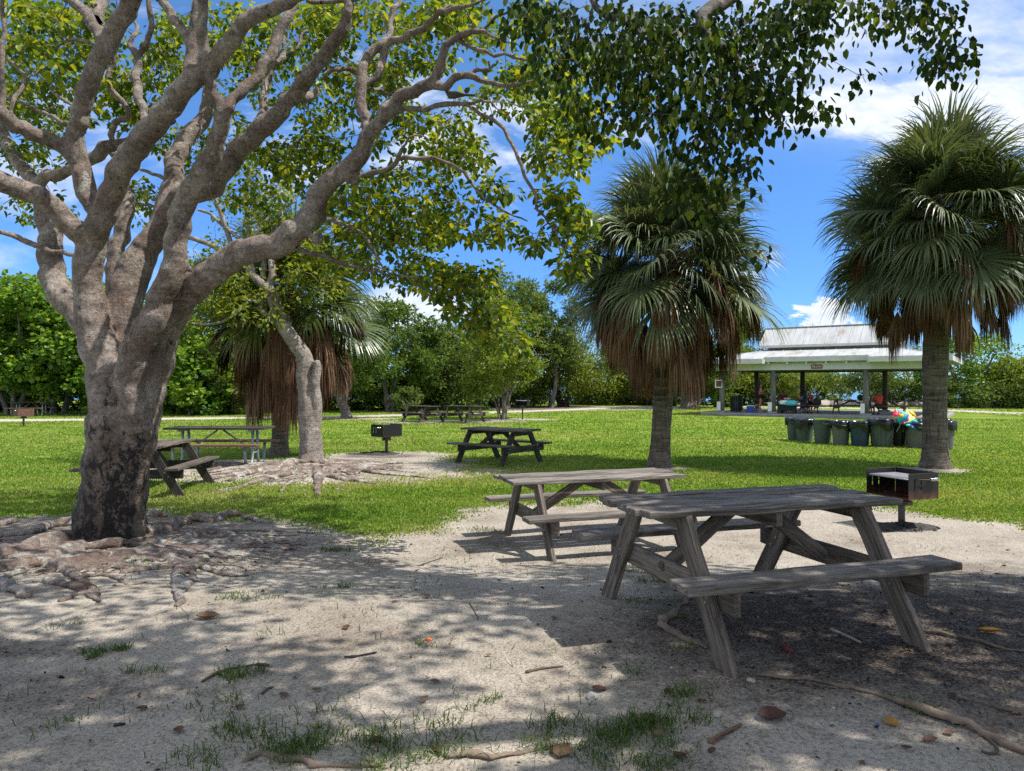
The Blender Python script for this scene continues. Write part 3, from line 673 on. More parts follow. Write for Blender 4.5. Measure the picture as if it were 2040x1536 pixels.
# ================================================================== big gumbo limbo tree
big = thing('gumbo_limbo_tree', 'huge red-barked spreading tree with massive forking limbs over exposed roots', 'tree')
bt = Tree(.02)
Y0 = 7.5
L_ = [
 [(222, 1110, 190, 7.5), (219, 1075, 152, 7.5), (224, 1000, 138, 7.48), (234, 920, 134, 7.45), (245, 850, 145, 7.45), (250, 790, 150, 7.45), (252, 740, 150, 7.45)],
 [(205, 1100, 110, 7.42), (210, 1000, 90, 7.4), (222, 880, 86, 7.35), (232, 800, 100, 7.32), (220, 740, 90, 7.32), (196, 690, 84, 7.32), (180, 635, 70, 7.30), (176, 560, 62, 7.28), (178, 510, 64, 7.25), (180, 470, 60, 7.2)],
 [(250, 1090, 90, 7.4), (256, 960, 76, 7.38), (278, 860, 84, 7.35), (296, 780, 84, 7.35), (308, 720, 84, 7.4), (324, 660, 84, 7.4), (344, 618, 80, 7.35), (371, 582, 76, 7.25), (415, 548, 70, 7.1), (469, 512, 64, 7.0), (515, 498, 62, 6.95), (562, 480, 62, 6.9), (600, 452, 58, 6.85), (622, 410, 54, 6.85), (640, 380, 52, 6.85), (664, 358, 48, 6.8), (690, 336, 46, 6.75), (713, 313, 44, 6.7), (732, 280, 38, 6.65), (750, 248, 34, 6.6), (770, 222, 33, 6.55), (800, 195, 32, 6.5), (825, 178, 32, 6.4), (850, 168, 29, 6.35), (872, 146, 26, 6.3), (884, 115, 24, 6.25), (893, 88, 21, 6.2), (920, 70, 18, 6.15), (963, 64, 14, 6.1), (995, 74, 10, 6.0), (1040, 95, 6, 5.9)],
 # upper right of A: A1
 [(180, 470, 58, 7.2), (148, 455, 54, 7.1), (110, 420, 50, 7.0), (78, 392, 50, 6.9), (35, 372, 50, 6.8), (0, 359, 50, 6.7), (-60, 335, 46, 6.5), (-160, 290, 40, 6.3), (-260, 200, 30, 6.0)],
 [(182, 470, 60, 7.2), (200, 440, 54, 7.2), (192, 412, 52, 7.2), (176, 385, 50, 7.2), (165, 350, 48, 7.2), (156, 318, 46, 7.2)],
 [(160, 330, 40, 7.2), (140, 300, 40, 7.15), (117, 287, 38, 7.1), (85, 275, 36, 7.0), (59, 262, 36, 6.9), (30, 246, 36, 6.8), (0, 225, 36, 6.7), (-70, 180, 32, 6.5), (-180, 80, 24, 6.2)],
 [(156, 325, 44, 7.2), (150, 280, 42, 7.15), (158, 240, 42, 7.1), (168, 203, 43, 7.05), (185, 150, 44, 7.0), (207, 98, 47, 6.95), (230, 55, 44, 6.9), (254, 18, 43, 6.85), (276, -30, 40, 6.8), (310, -110, 34, 6.7), (330, -220, 26, 6.6), (380, -330, 16, 6.4)],
 [(203, 90, 30, 6.95), (197, 64, 28, 7.0), (185, 42, 26, 7.05), (165, 20, 26, 7.1), (140, 0, 24, 7.2), (110, -30, 20, 7.3), (60, -90, 14, 7.4)],
 # B
 [(182, 480, 56, 7.2), (200, 452, 60, 7.1), (210, 420, 60, 7.05), (222, 385, 58, 7.0), (238, 345, 58, 6.9), (262, 308, 57, 6.8), (297, 266, 56, 6.7), (325, 230, 54, 6.6), (352, 190, 52, 6.5), (375, 165, 50, 6.45), (392, 142, 46, 6.4)],
 [(388, 150, 40, 6.4), (412, 132, 40, 6.4), (432, 112, 40, 6.35), (452, 90, 39, 6.3), (470, 70, 38, 6.25), (508, 34, 36, 6.2), (540, 16, 34, 6.15), (572, 4, 31, 6.1), (640, -30, 26, 6.0), (720, -90, 18, 5.8)],
 [(380, 160, 34, 6.45), (378, 130, 32, 6.5), (384, 95, 30, 6.5), (392, 50, 28, 6.5), (398, 0, 26, 6.5), (402, -60, 22, 6.5), (380, -160, 16, 6.4)],
 [(378, 95, 20, 6.5), (370, 75, 22, 6.5), (358, 55, 24, 6.55), (345, 35, 24, 6.6), (330, 5, 22, 6.6), (318, -30, 20, 6.7), (280, -120, 12, 6.8)],
 # C with E
 [(280, 860, 60, 7.2), (262, 790, 60, 7.12), (256, 745, 64, 7.08), (268, 700, 66, 7.05), (290, 660, 64, 7.0), (310, 625, 60, 6.98), (328, 580, 57, 6.95), (344, 539, 56, 6.92), (350, 500, 55, 6.9), (352, 469, 54, 6.88), (362, 430, 54, 6.85), (375, 391, 53, 6.8), (393, 360, 51, 6.75), (412, 330, 49, 6.7), (425, 300, 44, 6.65), (434, 275, 40, 6.6), (440, 240, 38, 6.55), (441, 222, 36, 6.5)],
 [(440, 228, 32, 6.5), (436, 210, 28, 6.5), (426, 195, 28, 6.5), (415, 165, 28, 6.45), (410, 135, 28, 6.4), (405, 95, 27, 6.35), (404, 55, 26, 6.3), (402, 0, 25, 6.25), (400, -60, 22, 6.2), (420, -160, 16, 6.1)],
 [(438, 226, 30, 6.5), (453, 208, 28, 6.5), (478, 185, 27, 6.55), (500, 164, 26, 6.6), (528, 130, 26, 6.65), (547, 95, 26, 6.7), (562, 55, 25, 6.75), (578, 18, 24, 6.8), (592, -15, 22, 6.9), (640, -110, 16, 7.0)],
 # D
 [(250, 800, 90, 7.5), (246, 740, 86, 7.55), (244, 690, 84, 7.6), (244, 640, 84, 7.6), (250, 590, 82, 7.65), (264, 540, 78, 7.7), (285, 505, 66, 7.75), (300, 480, 60, 7.8), (318, 450, 54, 7.85), (330, 422, 52, 7.9), (338, 390, 48, 7.95), (344, 350, 45, 8.0), (352, 315, 42, 8.1), (365, 290, 40, 8.2), (385, 262, 37, 8.3), (402, 238, 34, 8.4), (415, 205, 28, 8.5), (420, 150, 22, 8.6), (470, 60, 16, 8.8)],
 [(318, 445, 46, 7.85), (340, 415, 46, 7.8), (362, 392, 48, 7.7), (395, 382, 50, 7.6), (425, 372, 52, 7.5), (448, 340, 50, 7.45), (464, 312, 48, 7.4), (485, 290, 47, 7.35), (515, 262, 46, 7.3), (545, 236, 44, 7.25), (575, 205, 41, 7.2), (605, 168, 38, 7.1), (630, 132, 35, 7.0), (655, 100, 32, 6.95), (675, 72, 29, 6.9), (692, 45, 27, 6.85), (698, 10, 24, 6.8), (700, -30, 22, 6.8), (740, -110, 16, 6.7)],
 # G left
 [(225, 730, 70, 7.6), (195, 680, 66, 7.7), (165, 635, 60, 7.8), (135, 605, 58, 7.9), (112, 575, 58, 8.0), (104, 535, 57, 8.05), (100, 495, 54, 8.1), (95, 450, 46, 8.2), (84, 405, 38, 8.25), (72, 370, 33, 8.3), (55, 345, 31, 8.35), (38, 325, 30, 8.4), (20, 298, 28, 8.45), (8, 270, 26, 8.5), (-15, 220, 22, 8.6), (-60, 130, 16, 8.8)],
 [(76, 368, 28, 8.3), (98, 352, 28, 8.2), (125, 343, 27, 8.1), (155, 332, 26, 8.0), (185, 318, 28, 7.95), (212, 298, 32, 7.9), (240, 286, 24, 7.95), (268, 275, 20, 8.0), (300, 262, 16, 8.1), (350, 240, 12, 8.3)],
 [(245, 620, 50, 7.9), (236, 570, 50, 7.95), (230, 520, 46, 8.0), (240, 470, 38, 8.1), (254, 430, 32, 8.15), (258, 400, 28, 8.2), (248, 370, 24, 8.3), (240, 330, 20, 8.4), (220, 300, 16, 8.5)],
 [(222, 290, 13, 7.9), (222, 265, 14, 7.85), (226, 245, 14, 7.8), (245, 238, 14, 7.8), (257, 237, 13, 7.8), (256, 222, 12, 7.8), (240, 200, 12, 7.75), (222, 175, 12, 7.7), (218, 152, 11, 7.7), (228, 128, 10, 7.7), (230, 100, 9, 7.7)],
 [(290, 250, 20, 6.85), (286, 225, 20, 7.0), (274, 185, 21, 7.2), (268, 155, 20, 7.3), (272, 125, 19, 7.4), (272, 105, 18, 7.45), (258, 88, 15, 7.5), (264, 70, 13, 7.5), (272, 52, 11, 7.55), (255, 30, 9, 7.6)],
 [(276, 108, 15, 7.45), (290, 92, 16, 7.4), (300, 65, 16, 7.4), (301, 40, 15, 7.4), (296, 0, 14, 7.4), (300, -50, 10, 7.4)],
 # right limb forks
 [(737, 272, 30, 6.65), (727, 250, 29, 6.7), (721, 215, 28, 6.7), (720, 180, 27, 6.75), (722, 150, 26, 6.75), (730, 122, 25, 6.8), (748, 100, 23, 6.8), (775, 86, 20, 6.8), (805, 78, 19, 6.75), (830, 62, 17, 6.7), (850, 46, 16, 6.6), (880, 28, 15, 6.5), (905, 18, 13, 6.4), (950, 8, 10, 6.3), (1000, -20, 8, 6.2)],
 [(735, 165, 18, 6.75), (752, 150, 20, 6.75), (765, 122, 20, 6.8), (772, 85, 19, 6.85), (776, 50, 17, 6.9), (786, 20, 16, 6.95), (800, -10, 13, 7.0), (830, -80, 9, 7.0)],
 [(848, 170, 20, 6.35), (870, 172, 22, 6.3), (888, 170, 22, 6.25), (905, 154, 20, 6.2), (925, 148, 19, 6.2), (950, 154, 17, 6.15), (985, 167, 15, 6.1), (1030, 168, 12, 6.0), (1065, 160, 8, 5.9)],
 [(930, 150, 10, 6.2), (955, 142, 9, 6.2), (975, 134, 9, 6.2), (974, 122, 7, 6.2)],
 [(905, 76, 11, 6.2), (935, 85, 10, 6.15), (967, 100, 9, 6.1), (1022, 113, 7, 6.0), (1070, 120, 4, 6.0)],
 [(960, 62, 8, 6.1), (975, 45, 7, 6.1), (990, 31, 7, 6.05), (1014, 24, 5, 6.0)],
 [(757, 246, 20, 6.6), (775, 228, 18, 6.55), (803, 220, 16, 6.5), (850, 213, 15, 6.4), (905, 209, 14, 6.3), (940, 204, 13, 6.25), (968, 203, 11, 6.2), (990, 212, 9, 6.15), (1010, 232, 6, 6.1), (1053, 250, 4, 6.0)],
 [(925, 207, 9, 6.3), (945, 218, 10, 6.25), (971, 230, 10, 6.2), (998, 250, 10, 6.2), (1015, 272, 9, 6.15), (1028, 300, 9, 6.1), (1038, 332, 9, 6.1), (1052, 362, 8, 6.1), (1066, 390, 7, 6.05), (1069, 414, 7, 6.0), (1085, 432, 6, 6.0), (1105, 455, 5, 5.9), (1118, 490, 4, 5.9)],
 [(698, 365, 19, 6.8), (715, 352, 18, 6.75), (745, 345, 16, 6.7), (772, 338, 15, 6.6), (792, 322, 13, 6.55), (803, 300, 11, 6.5), (815, 275, 9, 6.5), (832, 268, 8, 6.45), (850, 272, 7, 6.4), (873, 297, 5, 6.4), (885, 320, 4, 6.4)],
 [(797, 317, 11, 6.55), (822, 314, 11, 6.5), (850, 315, 10, 6.45), (889, 322, 9, 6.4), (915, 338, 8, 6.35), (935, 355, 8, 6.3), (948, 375, 7, 6.3), (965, 395, 6, 6.2), (1006, 420, 5, 6.2), (1050, 440, 4, 6.1)],
 [(622, 425, 18, 6.85), (640, 434, 15, 6.9), (678, 441, 12, 7.0), (709, 457, 11, 7.0), (722, 472, 11, 7.0), (731, 488, 11, 7.0), (752, 508, 10, 6.95), (760, 530, 9, 6.9), (778, 547, 8, 6.9), (803, 550, 6, 6.85), (850, 560, 5, 6.8), (900, 600, 4, 6.8), (950, 640, 4, 6.8), (1000, 670, 3, 6.8)],
 [(590, 490, 16, 6.9), (612, 504, 12, 7.0), (662, 516, 11, 7.1), (702, 533, 9, 7.1), (756, 543, 6, 7.1), (820, 560, 5, 7.0), (880, 610, 4, 7.0)],
 [(630, 470, 34, 6.84), (634, 485, 26, 6.8)],
 # left small ones
 [(195, 520, 12, 7.6), (140, 505, 13, 7.7), (70, 490, 15, 7.7), (23, 469, 16, 7.6), (-40, 455, 14, 7.5), (-120, 470, 9, 7.5)],
 [(4, 232, 13, 6.7), (5, 180, 12, 6.7), (6, 100, 11, 6.7), (3, 20, 9, 6.7), (-10, -60, 7, 6.7)],
 [(30, 250, 9, 6.85), (26, 225, 9, 6.9), (28, 195, 10, 6.9), (44, 172, 10, 7.0), (52, 155, 10, 7.0), (30, 130, 9, 7.0), (8, 108, 8, 7.0), (-20, 80, 6, 7.0)],
 [(155, 262, 9, 7.15), (133, 246, 9, 7.3), (108, 232, 9, 7.4), (78, 222, 8, 7.5), (40, 205, 7, 7.5), (5, 190, 6, 7.6)],
 [(165, 220, 8, 7.05), (145, 207, 8, 7.2), (122, 195, 7, 7.3), (103, 180, 6, 7.4), (94, 156, 5, 7.4)],
 [(190, 95, 8, 7.0), (175, 85, 7, 7.1), (156, 79, 7, 7.1), (135, 80, 6, 7.2), (117, 92, 5, 7.2), (90, 110, 4, 7.2)],
 [(500, 275, 24, 7.35), (512, 255, 22, 7.5), (524, 220, 21, 7.6), (527, 190, 20, 7.7), (532, 155, 18, 7.8), (545, 128, 17, 7.8), (562, 115, 16, 7.9), (565, 90, 12, 7.9), (560, 50, 9, 8.0)],
 [(585, 195, 22, 7.2), (610, 195, 24, 7.3), (628, 185, 20, 7.4), (632, 178, 12, 7.4)],
 [(648, 150, 12, 7.0), (664, 140, 12, 7.0), (690, 138, 12, 7.1), (715, 147, 11, 7.1)],
 [(740, 170, 8, 6.8), (765, 185, 8, 7.2), (790, 192, 7, 7.4)],
 [(350, 360, 9, 8.0), (320, 352, 9, 8.2), (296, 343, 8, 8.3), (275, 328, 7, 8.4)],
 [(340, 420, 8, 7.9), (312, 412, 7, 8.2), (285, 408, 7, 8.4), (262, 405, 6, 8.5)],
 [(545, 120, 9, 7.9), (590, 95, 9, 8.0), (600, 70, 9, 8.1), (620, 60, 8, 8.1), (650, 55, 7, 8.2)],
 [(640, 5, 9, 6.9), (610, 4, 9, 7.0), (690, 2, 10, 6.8), (720, -5, 10, 6.8)],
]
for i, t in enumerate(L_): bt.px([(a, b, w * (.90 if i < 2 else .84 if i < 12 else .86), d) for a, b, w, d in t])
# unseen crown limbs above and behind the frame edge, spreading over the clearing
base = P(250, 740, 7.45)
hid = [((-3.2, 6.6, 5.6), (-2.0, 5.4, 6.6), (-.8, 4.2, 7.2), (.3, 3.2, 7.4)), ((-3.6, 7.2, 5.6), (-2.4, 8.0, 7.2), (-.8, 8.8, 8.2)), ((-5.2, 6.4, 5.4), (-5.8, 5.0, 6.4), (-6.2, 3.4, 6.8)),
       ((-2.6, 6.2, 5.9), (-1.0, 6.0, 7.4), (.8, 5.8, 8.0), (2.2, 5.6, 8.1)), ((-4.4, 7.5, 5.5), (-5.0, 9.0, 7.0), (-5.4, 10.4, 7.6)), ((-4.6, 6.7, 5.6), (-3.6, 4.6, 6.9), (-2.4, 3.0, 7.3))]
for h_ in hid:
    bt.limb(h_, [.09, .06, .04, .025][:len(h_)], thr=.2)
CL = [(60, 90, 90, 95, 7, 9.5, 46), (150, 60, 110, 70, 7.5, 10, 50), (110, 190, 120, 60, 7.5, 10, 36), (60, 60, 70, 60, 7, 9, 20), (180, 130, 60, 60, 8, 10, 20), (90, 300, 80, 45, 8, 10.5, 26), (110, 250, 70, 30, 8, 10, 12), (40, 215, 50, 40, 8, 10, 12),
      (270, 190, 70, 50, 8.5, 10.5, 30), (235, 215, 40, 40, 8.5, 10.5, 14), (320, 140, 40, 50, 8, 10, 20), (345, 80, 40, 60, 8, 10, 24), (260, 150, 50, 40, 8.5, 10, 10), (300, 225, 45, 25, 8.5, 10, 10), (100, 420, 60, 30, 8.5, 10.5, 9), (50, 410, 50, 30, 8.5, 10, 6),
      (285, 400, 60, 40, 8.5, 10.5, 18), (370, 300, 60, 50, 9, 11, 22), (460, 140, 60, 60, 8, 10.5, 34), (490, 60, 50, 55, 8, 10, 26), (620, 60, 90, 60, 7.5, 10, 52), (560, 165, 60, 55, 8, 10.5, 28), (430, 60, 50, 60, 8.5, 10, 14),
      (640, 250, 50, 55, 8, 10.5, 26), (560, 335, 75, 45, 8.5, 11, 34), (680, 165, 60, 55, 7.5, 10, 28), (620, 310, 70, 50, 8, 10.5, 30), (500, 400, 60, 40, 9, 11, 20), (455, 250, 50, 60, 9, 11, 16), (520, 300, 50, 30, 9, 11, 12),
      (700, 25, 90, 40, 7, 9.5, 36), (830, 40, 70, 40, 7, 9.5, 34), (790, 120, 60, 50, 7.5, 9.5, 28), (760, 165, 40, 30, 7.5, 9.5, 10), (900, 30, 60, 35, 7, 9, 26), (860, 100, 50, 40, 7, 9, 14), (940, 50, 50, 60, 6.5, 8.5, 22),
      (830, 235, 60, 30, 7, 9, 14), (905, 270, 55, 40, 7, 9, 26), (880, 325, 50, 40, 7, 9, 16), (930, 310, 45, 25, 6.8, 8.5, 9), (775, 290, 60, 40, 7.5, 9.5, 12), (780, 385, 100, 55, 6.8, 9.5, 44), (700, 425, 80, 50, 7, 9.5, 30), (800, 455, 110, 45, 6.8, 9, 42), (745, 515, 110, 45, 7, 9, 34),
      (880, 435, 80, 45, 6.5, 8.5, 30), (960, 455, 55, 30, 6.3, 8, 12), (860, 545, 70, 40, 6.8, 8.5, 26), (915, 585, 60, 45, 6.8, 8, 24), (975, 640, 50, 35, 6.7, 7.8, 20), (1015, 680, 32, 26, 6.7, 7.4, 10), (950, 560, 40, 30, 6.8, 8, 9), (930, 540, 60, 20, 7, 8, 8),
      (1000, 375, 40, 20, 6, 7, 6), (1078, 310, 30, 26, 6, 6.8, 8), (1060, 478, 40, 18, 5.9, 6.8, 8), (1125, 400, 30, 26, 5.9, 6.6, 6), (1140, 450, 34, 40, 5.8, 6.5, 12), (1150, 525, 30, 22, 5.8, 6.4, 7), (1085, 385, 30, 20, 6, 6.6, 4), (1000, 190, 40, 30, 6.5, 8, 8),
      (1060, 90, 60, 90, 6.5, 8.5, 34), (1085, 200, 70, 70, 6.3, 8, 36), (1130, 255, 60, 60, 6.2, 7.5, 30), (1040, 160, 50, 40, 6.5, 8, 12), (1165, 150, 50, 80, 6.5, 8, 26), (1130, 330, 40, 30, 6, 7, 9), (1190, 270, 34, 34, 6.2, 7.4, 10), (950, 215, 50, 25, 6.8, 8, 5), (720, 215, 40, 60, 7.5, 9.5, 12), (660, 360, 40, 50, 8, 9.5, 9)]
CL = [(a, b, c, d, e, (10.2 if a > 900 and b < 340 else f), n) for a, b, c, d, e, f, n in CL]
T = clumps(CL, 1.05)
nv = len(T)
for h_ in hid:
    for k in range(16):
        u = RNG.random() ** .6; i = min(int(u * (len(h_) - 1)), len(h_) - 2); f = u * (len(h_) - 1) - i
        c = Vector(h_[i]).lerp(Vector(h_[i + 1]), f) + Vector(RNG.normal(0, .65, 3)) * Vector((1, 1, .5)).length * .6
        if (c.z - H) > c.y * .60: T.append(c[:])
ends = bt.grow(T, rmin=.0042, rk=.011)
bt.build(big, M['bark_big'], .018, 7, .007)
pos, ax, nr, sz = cluster_leaves(ends, 17, .135, .077, .35)
leafobj('crown', pos, ax, nr, sz, .62, M['leaf_gumbo'], big, bt.thin, M['bark_big'])

def root_field(root, traced, rnd_c, nrand, rr, mat, voxel=.014, thick=(.035, .012), fat=1.08):
    rt = Tree(.012)
    for tr in traced:
        pts = []; rad = []
        for (px, py, w) in tr:
            g = G(px, py); pts.append(g + Vector((0, 0, 0))); rad.append(w * .78 * g.y / F / 2)
        p, r = crom(pts, rad, .07)
        for i in range(len(p)):
            x, y = p[i].x, p[i].y
            p[i].z = float(gz(x, y)) + r[i] * (.42 + .40 * (math.sin(i * .6 + x * 3) * .5)) + random.gauss(0, .003); r[i] *= (1 + .22 * math.sin(i * .7 + p[0].x * 9) * math.sin(i * .31 + p[0].y * 5) + random.gauss(0, .03)) * fat
            p[i].x += random.gauss(0, .010); p[i].y += random.gauss(0, .010)
        rt.thick.tube(p, r, 10, flat=.72)
    for k in range(nrand):
        a = random.uniform(0, 6.283); d0 = random.uniform(.25, .9)
        x = rnd_c[0] + math.cos(a) * d0 * rr[0] * .45; y = rnd_c[1] + math.sin(a) * d0 * rr[1] * .45
        r0 = random.uniform(*sorted(thick)); L = random.uniform(.5, 2.0); pts = []; rad = []; n = int(L / .09)
        for i in range(n):
            e = 1 - max(0, ((x - rnd_c[0]) / rr[0]) ** 2 + ((y - rnd_c[1]) / rr[1]) ** 2 - .8)
            if e < .6: break
            r = r0 * (1 - .8 * i / n) * (1 + random.gauss(0, .05))
            pts.append(Vector((x, y, float(gz(x, y)) + r * (.45 + .45 * math.sin(i * .5 + k))))); rad.append(r)
            a += random.gauss(0, .32); x += math.cos(a) * .09; y += math.sin(a) * .09
        if len(pts) > 3: rt.thick.tube(pts, rad, 7, flat=.8)
    me = remeshed(rt.thick, voxel, 3, 'roots'); disp(me, .008, 9); me.materials.append(mat); return link('roots', me, root)
TR = [[(150, 1075, 40), (110, 1085, 46), (60, 1095, 44), (10, 1108, 42), (-60, 1120, 36)], [(150, 1045, 34), (110, 1048, 36), (70, 1062, 28), (20, 1068, 22), (-30, 1075, 16)], [(285, 1070, 50), (320, 1062, 46), (350, 1048, 34), (385, 1038, 30), (420, 1040, 28), (450, 1030, 26), (485, 1030, 20), (520, 1042, 10)],
      [(300, 1085, 34), (340, 1086, 24), (380, 1072, 26), (420, 1064, 26), (470, 1074, 24), (500, 1086, 14), (560, 1092, 12), (600, 1098, 6)], [(240, 1092, 40), (200, 1094, 34), (150, 1098, 34), (105, 1110, 32), (60, 1130, 26), (20, 1150, 20), (-30, 1165, 16)],
      [(290, 1095, 30), (330, 1108, 28), (352, 1128, 30), (356, 1150, 28), (350, 1175, 24), (362, 1196, 22), (350, 1210, 14)], [(372, 1125, 20), (385, 1140, 20), (372, 1165, 18), (355, 1190, 14)], [(350, 1120, 22), (390, 1128, 20), (430, 1142, 18), (470, 1150, 12), (500, 1146, 8)],
      [(0, 1140, 50), (50, 1132, 44), (90, 1126, 44), (130, 1136, 34), (150, 1150, 26), (175, 1168, 22), (200, 1195, 10)], [(-30, 1165, 40), (10, 1170, 40), (30, 1180, 34), (50, 1192, 22)], [(90, 1160, 26), (130, 1168, 24), (160, 1178, 22), (200, 1202, 12)],
      [(380, 1098, 14), (430, 1092, 14), (480, 1084, 14), (540, 1090, 12), (590, 1100, 8)], [(400, 1112, 16), (450, 1104, 16), (500, 1108, 13), (540, 1114, 10)], [(240, 1142, 16), (290, 1136, 18), (340, 1132, 16)], [(250, 1128, 12), (200, 1122, 14), (160, 1118, 16)],
      [(150, 1150, 16), (220, 1150, 14), (260, 1166, 10), (300, 1160, 8)], [(300, 1062, 12), (500, 1058, 8), (600, 1062, 7), (660, 1066, 4)], [(330, 1030, 14), (300, 1026, 22), (320, 1032, 20)], [(30, 1040, 18), (0, 1048, 24), (-30, 1050, 24)], [(400, 1082, 12), (470, 1064, 10), (560, 1068, 8), (600, 1066, 5)],
      [(120, 1200, 16), (150, 1188, 14), (180, 1182, 10)], [(270, 1110, 30), (210, 1112, 28), (160, 1128, 20), (120, 1138, 16)], [(455, 1098, 10), (520, 1098, 9), (560, 1106, 6)], [(380, 1150, 10), (420, 1165, 8), (470, 1172, 6), (520, 1166, 4)]]
root_field(big, TR, (-4.0, 6.9), 480, (2.5, 1.15), M['root'], thick=(.030, .008))

dove = thing('dove', 'small grey-brown dove perched on a thin upper branch', 'bird', P(906, 203, 6.3), 0)
m = MB(); m.tube([(-.13, 0, .045), (-.08, 0, .05), (-.04, 0, .058), (.01, 0, .062), (.05, 0, .075), (.07, 0, .10), (.085, 0, .125), (.10, 0, .13), (.112, 0, .128)], [.008, .014, .026, .034, .032, .02, .018, .016, .004], 10)
m.build('body', M['bird'], dove)
m = MB(); m.board((-.04, 0, .058), (-.19, 0, .03), .04, .008); m.build('tail', M['bird'], dove)
m = MB(); m.tube([(.11, 0, .127), (.13, 0, .122)], [.004, .001], 5); m.build('beak', M['black_paint'], dove)
for s_ in (-1, 1):
    m = MB(); m.tube([(.0, .012 * s_, .04), (.005, .014 * s_, -.004)], .003, 5); m.build('leg', M['bird'], dove)
    m = MB(); m.tube([(.05, .025 * s_, .075), (0, .034 * s_, .066), (-.07, .022 * s_, .055), (-.11, .01 * s_, .048)], [.01, .018, .012, .003], 6); m.build('wing', M['bird'], dove)
dove.rotation_euler = (0, 0, R(160))

# ================================================================== leaning pale tree
lean = thing('leaning_tree', 'smooth pale-barked leaning tree rising from a sprawl of exposed roots', 'tree')
lt = Tree(.006); D = 15.0
def T2(l, dd=0.0): return [(a, b, w * .9, D + dd + (e if len(q) == 4 else 0)) for q in l for (a, b, w, e) in [tuple(q) + (0,) * (4 - len(q))]]
for l in [[(618, 945, 78), (619, 925, 64), (620, 900, 53), (618, 865, 48), (615, 830, 44), (612, 795, 42), (609, 770, 38), (606, 745, 36), (609, 722, 38), (604, 705, 35), (592, 690, 34), (580, 672, 33), (568, 655, 32), (558, 635, 30), (550, 612, 29), (545, 595, 28), (537, 580, 27), (529, 568, 26)],
          [(628, 850, 28), (630, 800, 26, -.05), (627, 765, 22, -.1), (633, 735, 18, -.1), (630, 718, 16, -.1)], [(560, 640, 10), (572, 635, 14, -.1)],
          [(530, 572, 20), (515, 560, 20), (500, 545, 18, .2), (478, 520, 15, .3), (451, 504, 14, .4), (415, 486, 12, .5), (380, 474, 12, .6), (330, 462, 8, .8)],
          [(534, 574, 18), (542, 558, 18), (543, 540, 17), (540, 510, 14, .2), (548, 470, 12, .3), (560, 430, 9, .5), (555, 390, 7, .6)], [(520, 565, 13), (524, 545, 13, .3), (530, 500, 11, .6), (545, 460, 8, .8)],
          [(545, 640, 15), (530, 627, 14), (518, 615, 14), (524, 600, 9, .1), (520, 582, 8, .1), (513, 570, 6, .2)], [(522, 607, 8), (500, 597, 8, -.2), (468, 625, 8, -.4), (441, 642, 6, -.5), (400, 647, 5, -.6), (370, 640, 4, -.8)],
          [(490, 535, 14, .2), (465, 496, 13, .1), (450, 455, 12, 0), (440, 425, 11, -.1), (428, 395, 8, -.2), (400, 360, 6, -.4)], [(505, 550, 11, .2), (499, 500, 11, .1), (496, 460, 11), (494, 430, 10), (489, 390, 9), (500, 340, 6)],
          [(494, 500, 8, .1), (470, 470, 9), (440, 445, 8), (418, 425, 7), (395, 418, 6)], [(500, 480, 8), (522, 450, 8), (548, 420, 7, .2), (590, 400, 5, .4)], [(546, 480, 7, .3), (580, 455, 6, .5), (620, 440, 5, .6)]]:
    lt.px(T2(l), step=.14, thr=.07)
CL2 = [(640, 540, 55, 55, 14.4, 15.8, 52), (560, 430, 75, 60, 14.6, 16.4, 26), (600, 480, 60, 50, 14.6, 16.2, 20), (430, 600, 60, 50, 14.0, 15.4, 30), (480, 575, 40, 40, 14.2, 15.6, 16), (395, 560, 45, 60, 14.4, 16, 20), (500, 400, 80, 50, 14.6, 16.4, 16), (420, 500, 50, 40, 14.6, 16.4, 12), (560, 590, 30, 26, 14.3, 15, 8), (520, 640, 20, 16, 14.2, 14.8, 3), (350, 640, 40, 24, 14, 15, 8), (600, 560, 30, 40, 14.8, 15.6, 10), (470, 340, 90, 50, 15, 17, 12), (640, 430, 50, 50, 15, 17, 12)]
e2 = lt.grow(clumps(CL2, .62), rmin=.005, rk=.010)
lt.build(lean, M['bark_lean'], .022, 6, .004)
pos, ax, nr, sz = cluster_leaves(e2, 34, .30, .095, .3)
leafobj('crown', pos, ax, nr, sz, .62, M['leaf_yellow'], lean, lt.thin, M['bark_lean'])
TR2 = [[(590, 925, 26), (540, 935, 20), (490, 945, 18), (440, 952, 14), (400, 962, 10)], [(600, 935, 22), (560, 950, 18), (520, 958, 14), (470, 975, 10), (430, 985, 8)], [(630, 938, 24), (634, 955, 20), (632, 975, 16), (634, 988, 9)], [(650, 930, 20), (700, 936, 14), (760, 945, 12), (820, 950, 8), (870, 955, 4)],
       [(640, 945, 16), (690, 958, 14), (730, 962, 12), (770, 975, 7)], [(575, 930, 16), (500, 930, 14), (450, 938, 12), (415, 943, 10)], [(560, 945, 12), (500, 965, 10), (440, 978, 8), (380, 988, 6)], [(610, 950, 12), (570, 968, 10), (560, 985, 6)], [(690, 930, 10), (750, 935, 8), (830, 942, 5)], [(700, 950, 12), (680, 968, 8), (670, 978, 5)], [(520, 940, 18), (480, 950, 16), (455, 960, 12)]]
root_field(lean, TR2, (-4.0, 14.0), 320, (3.0, 1.9), M['root'], .018, thick=(.045, .015))

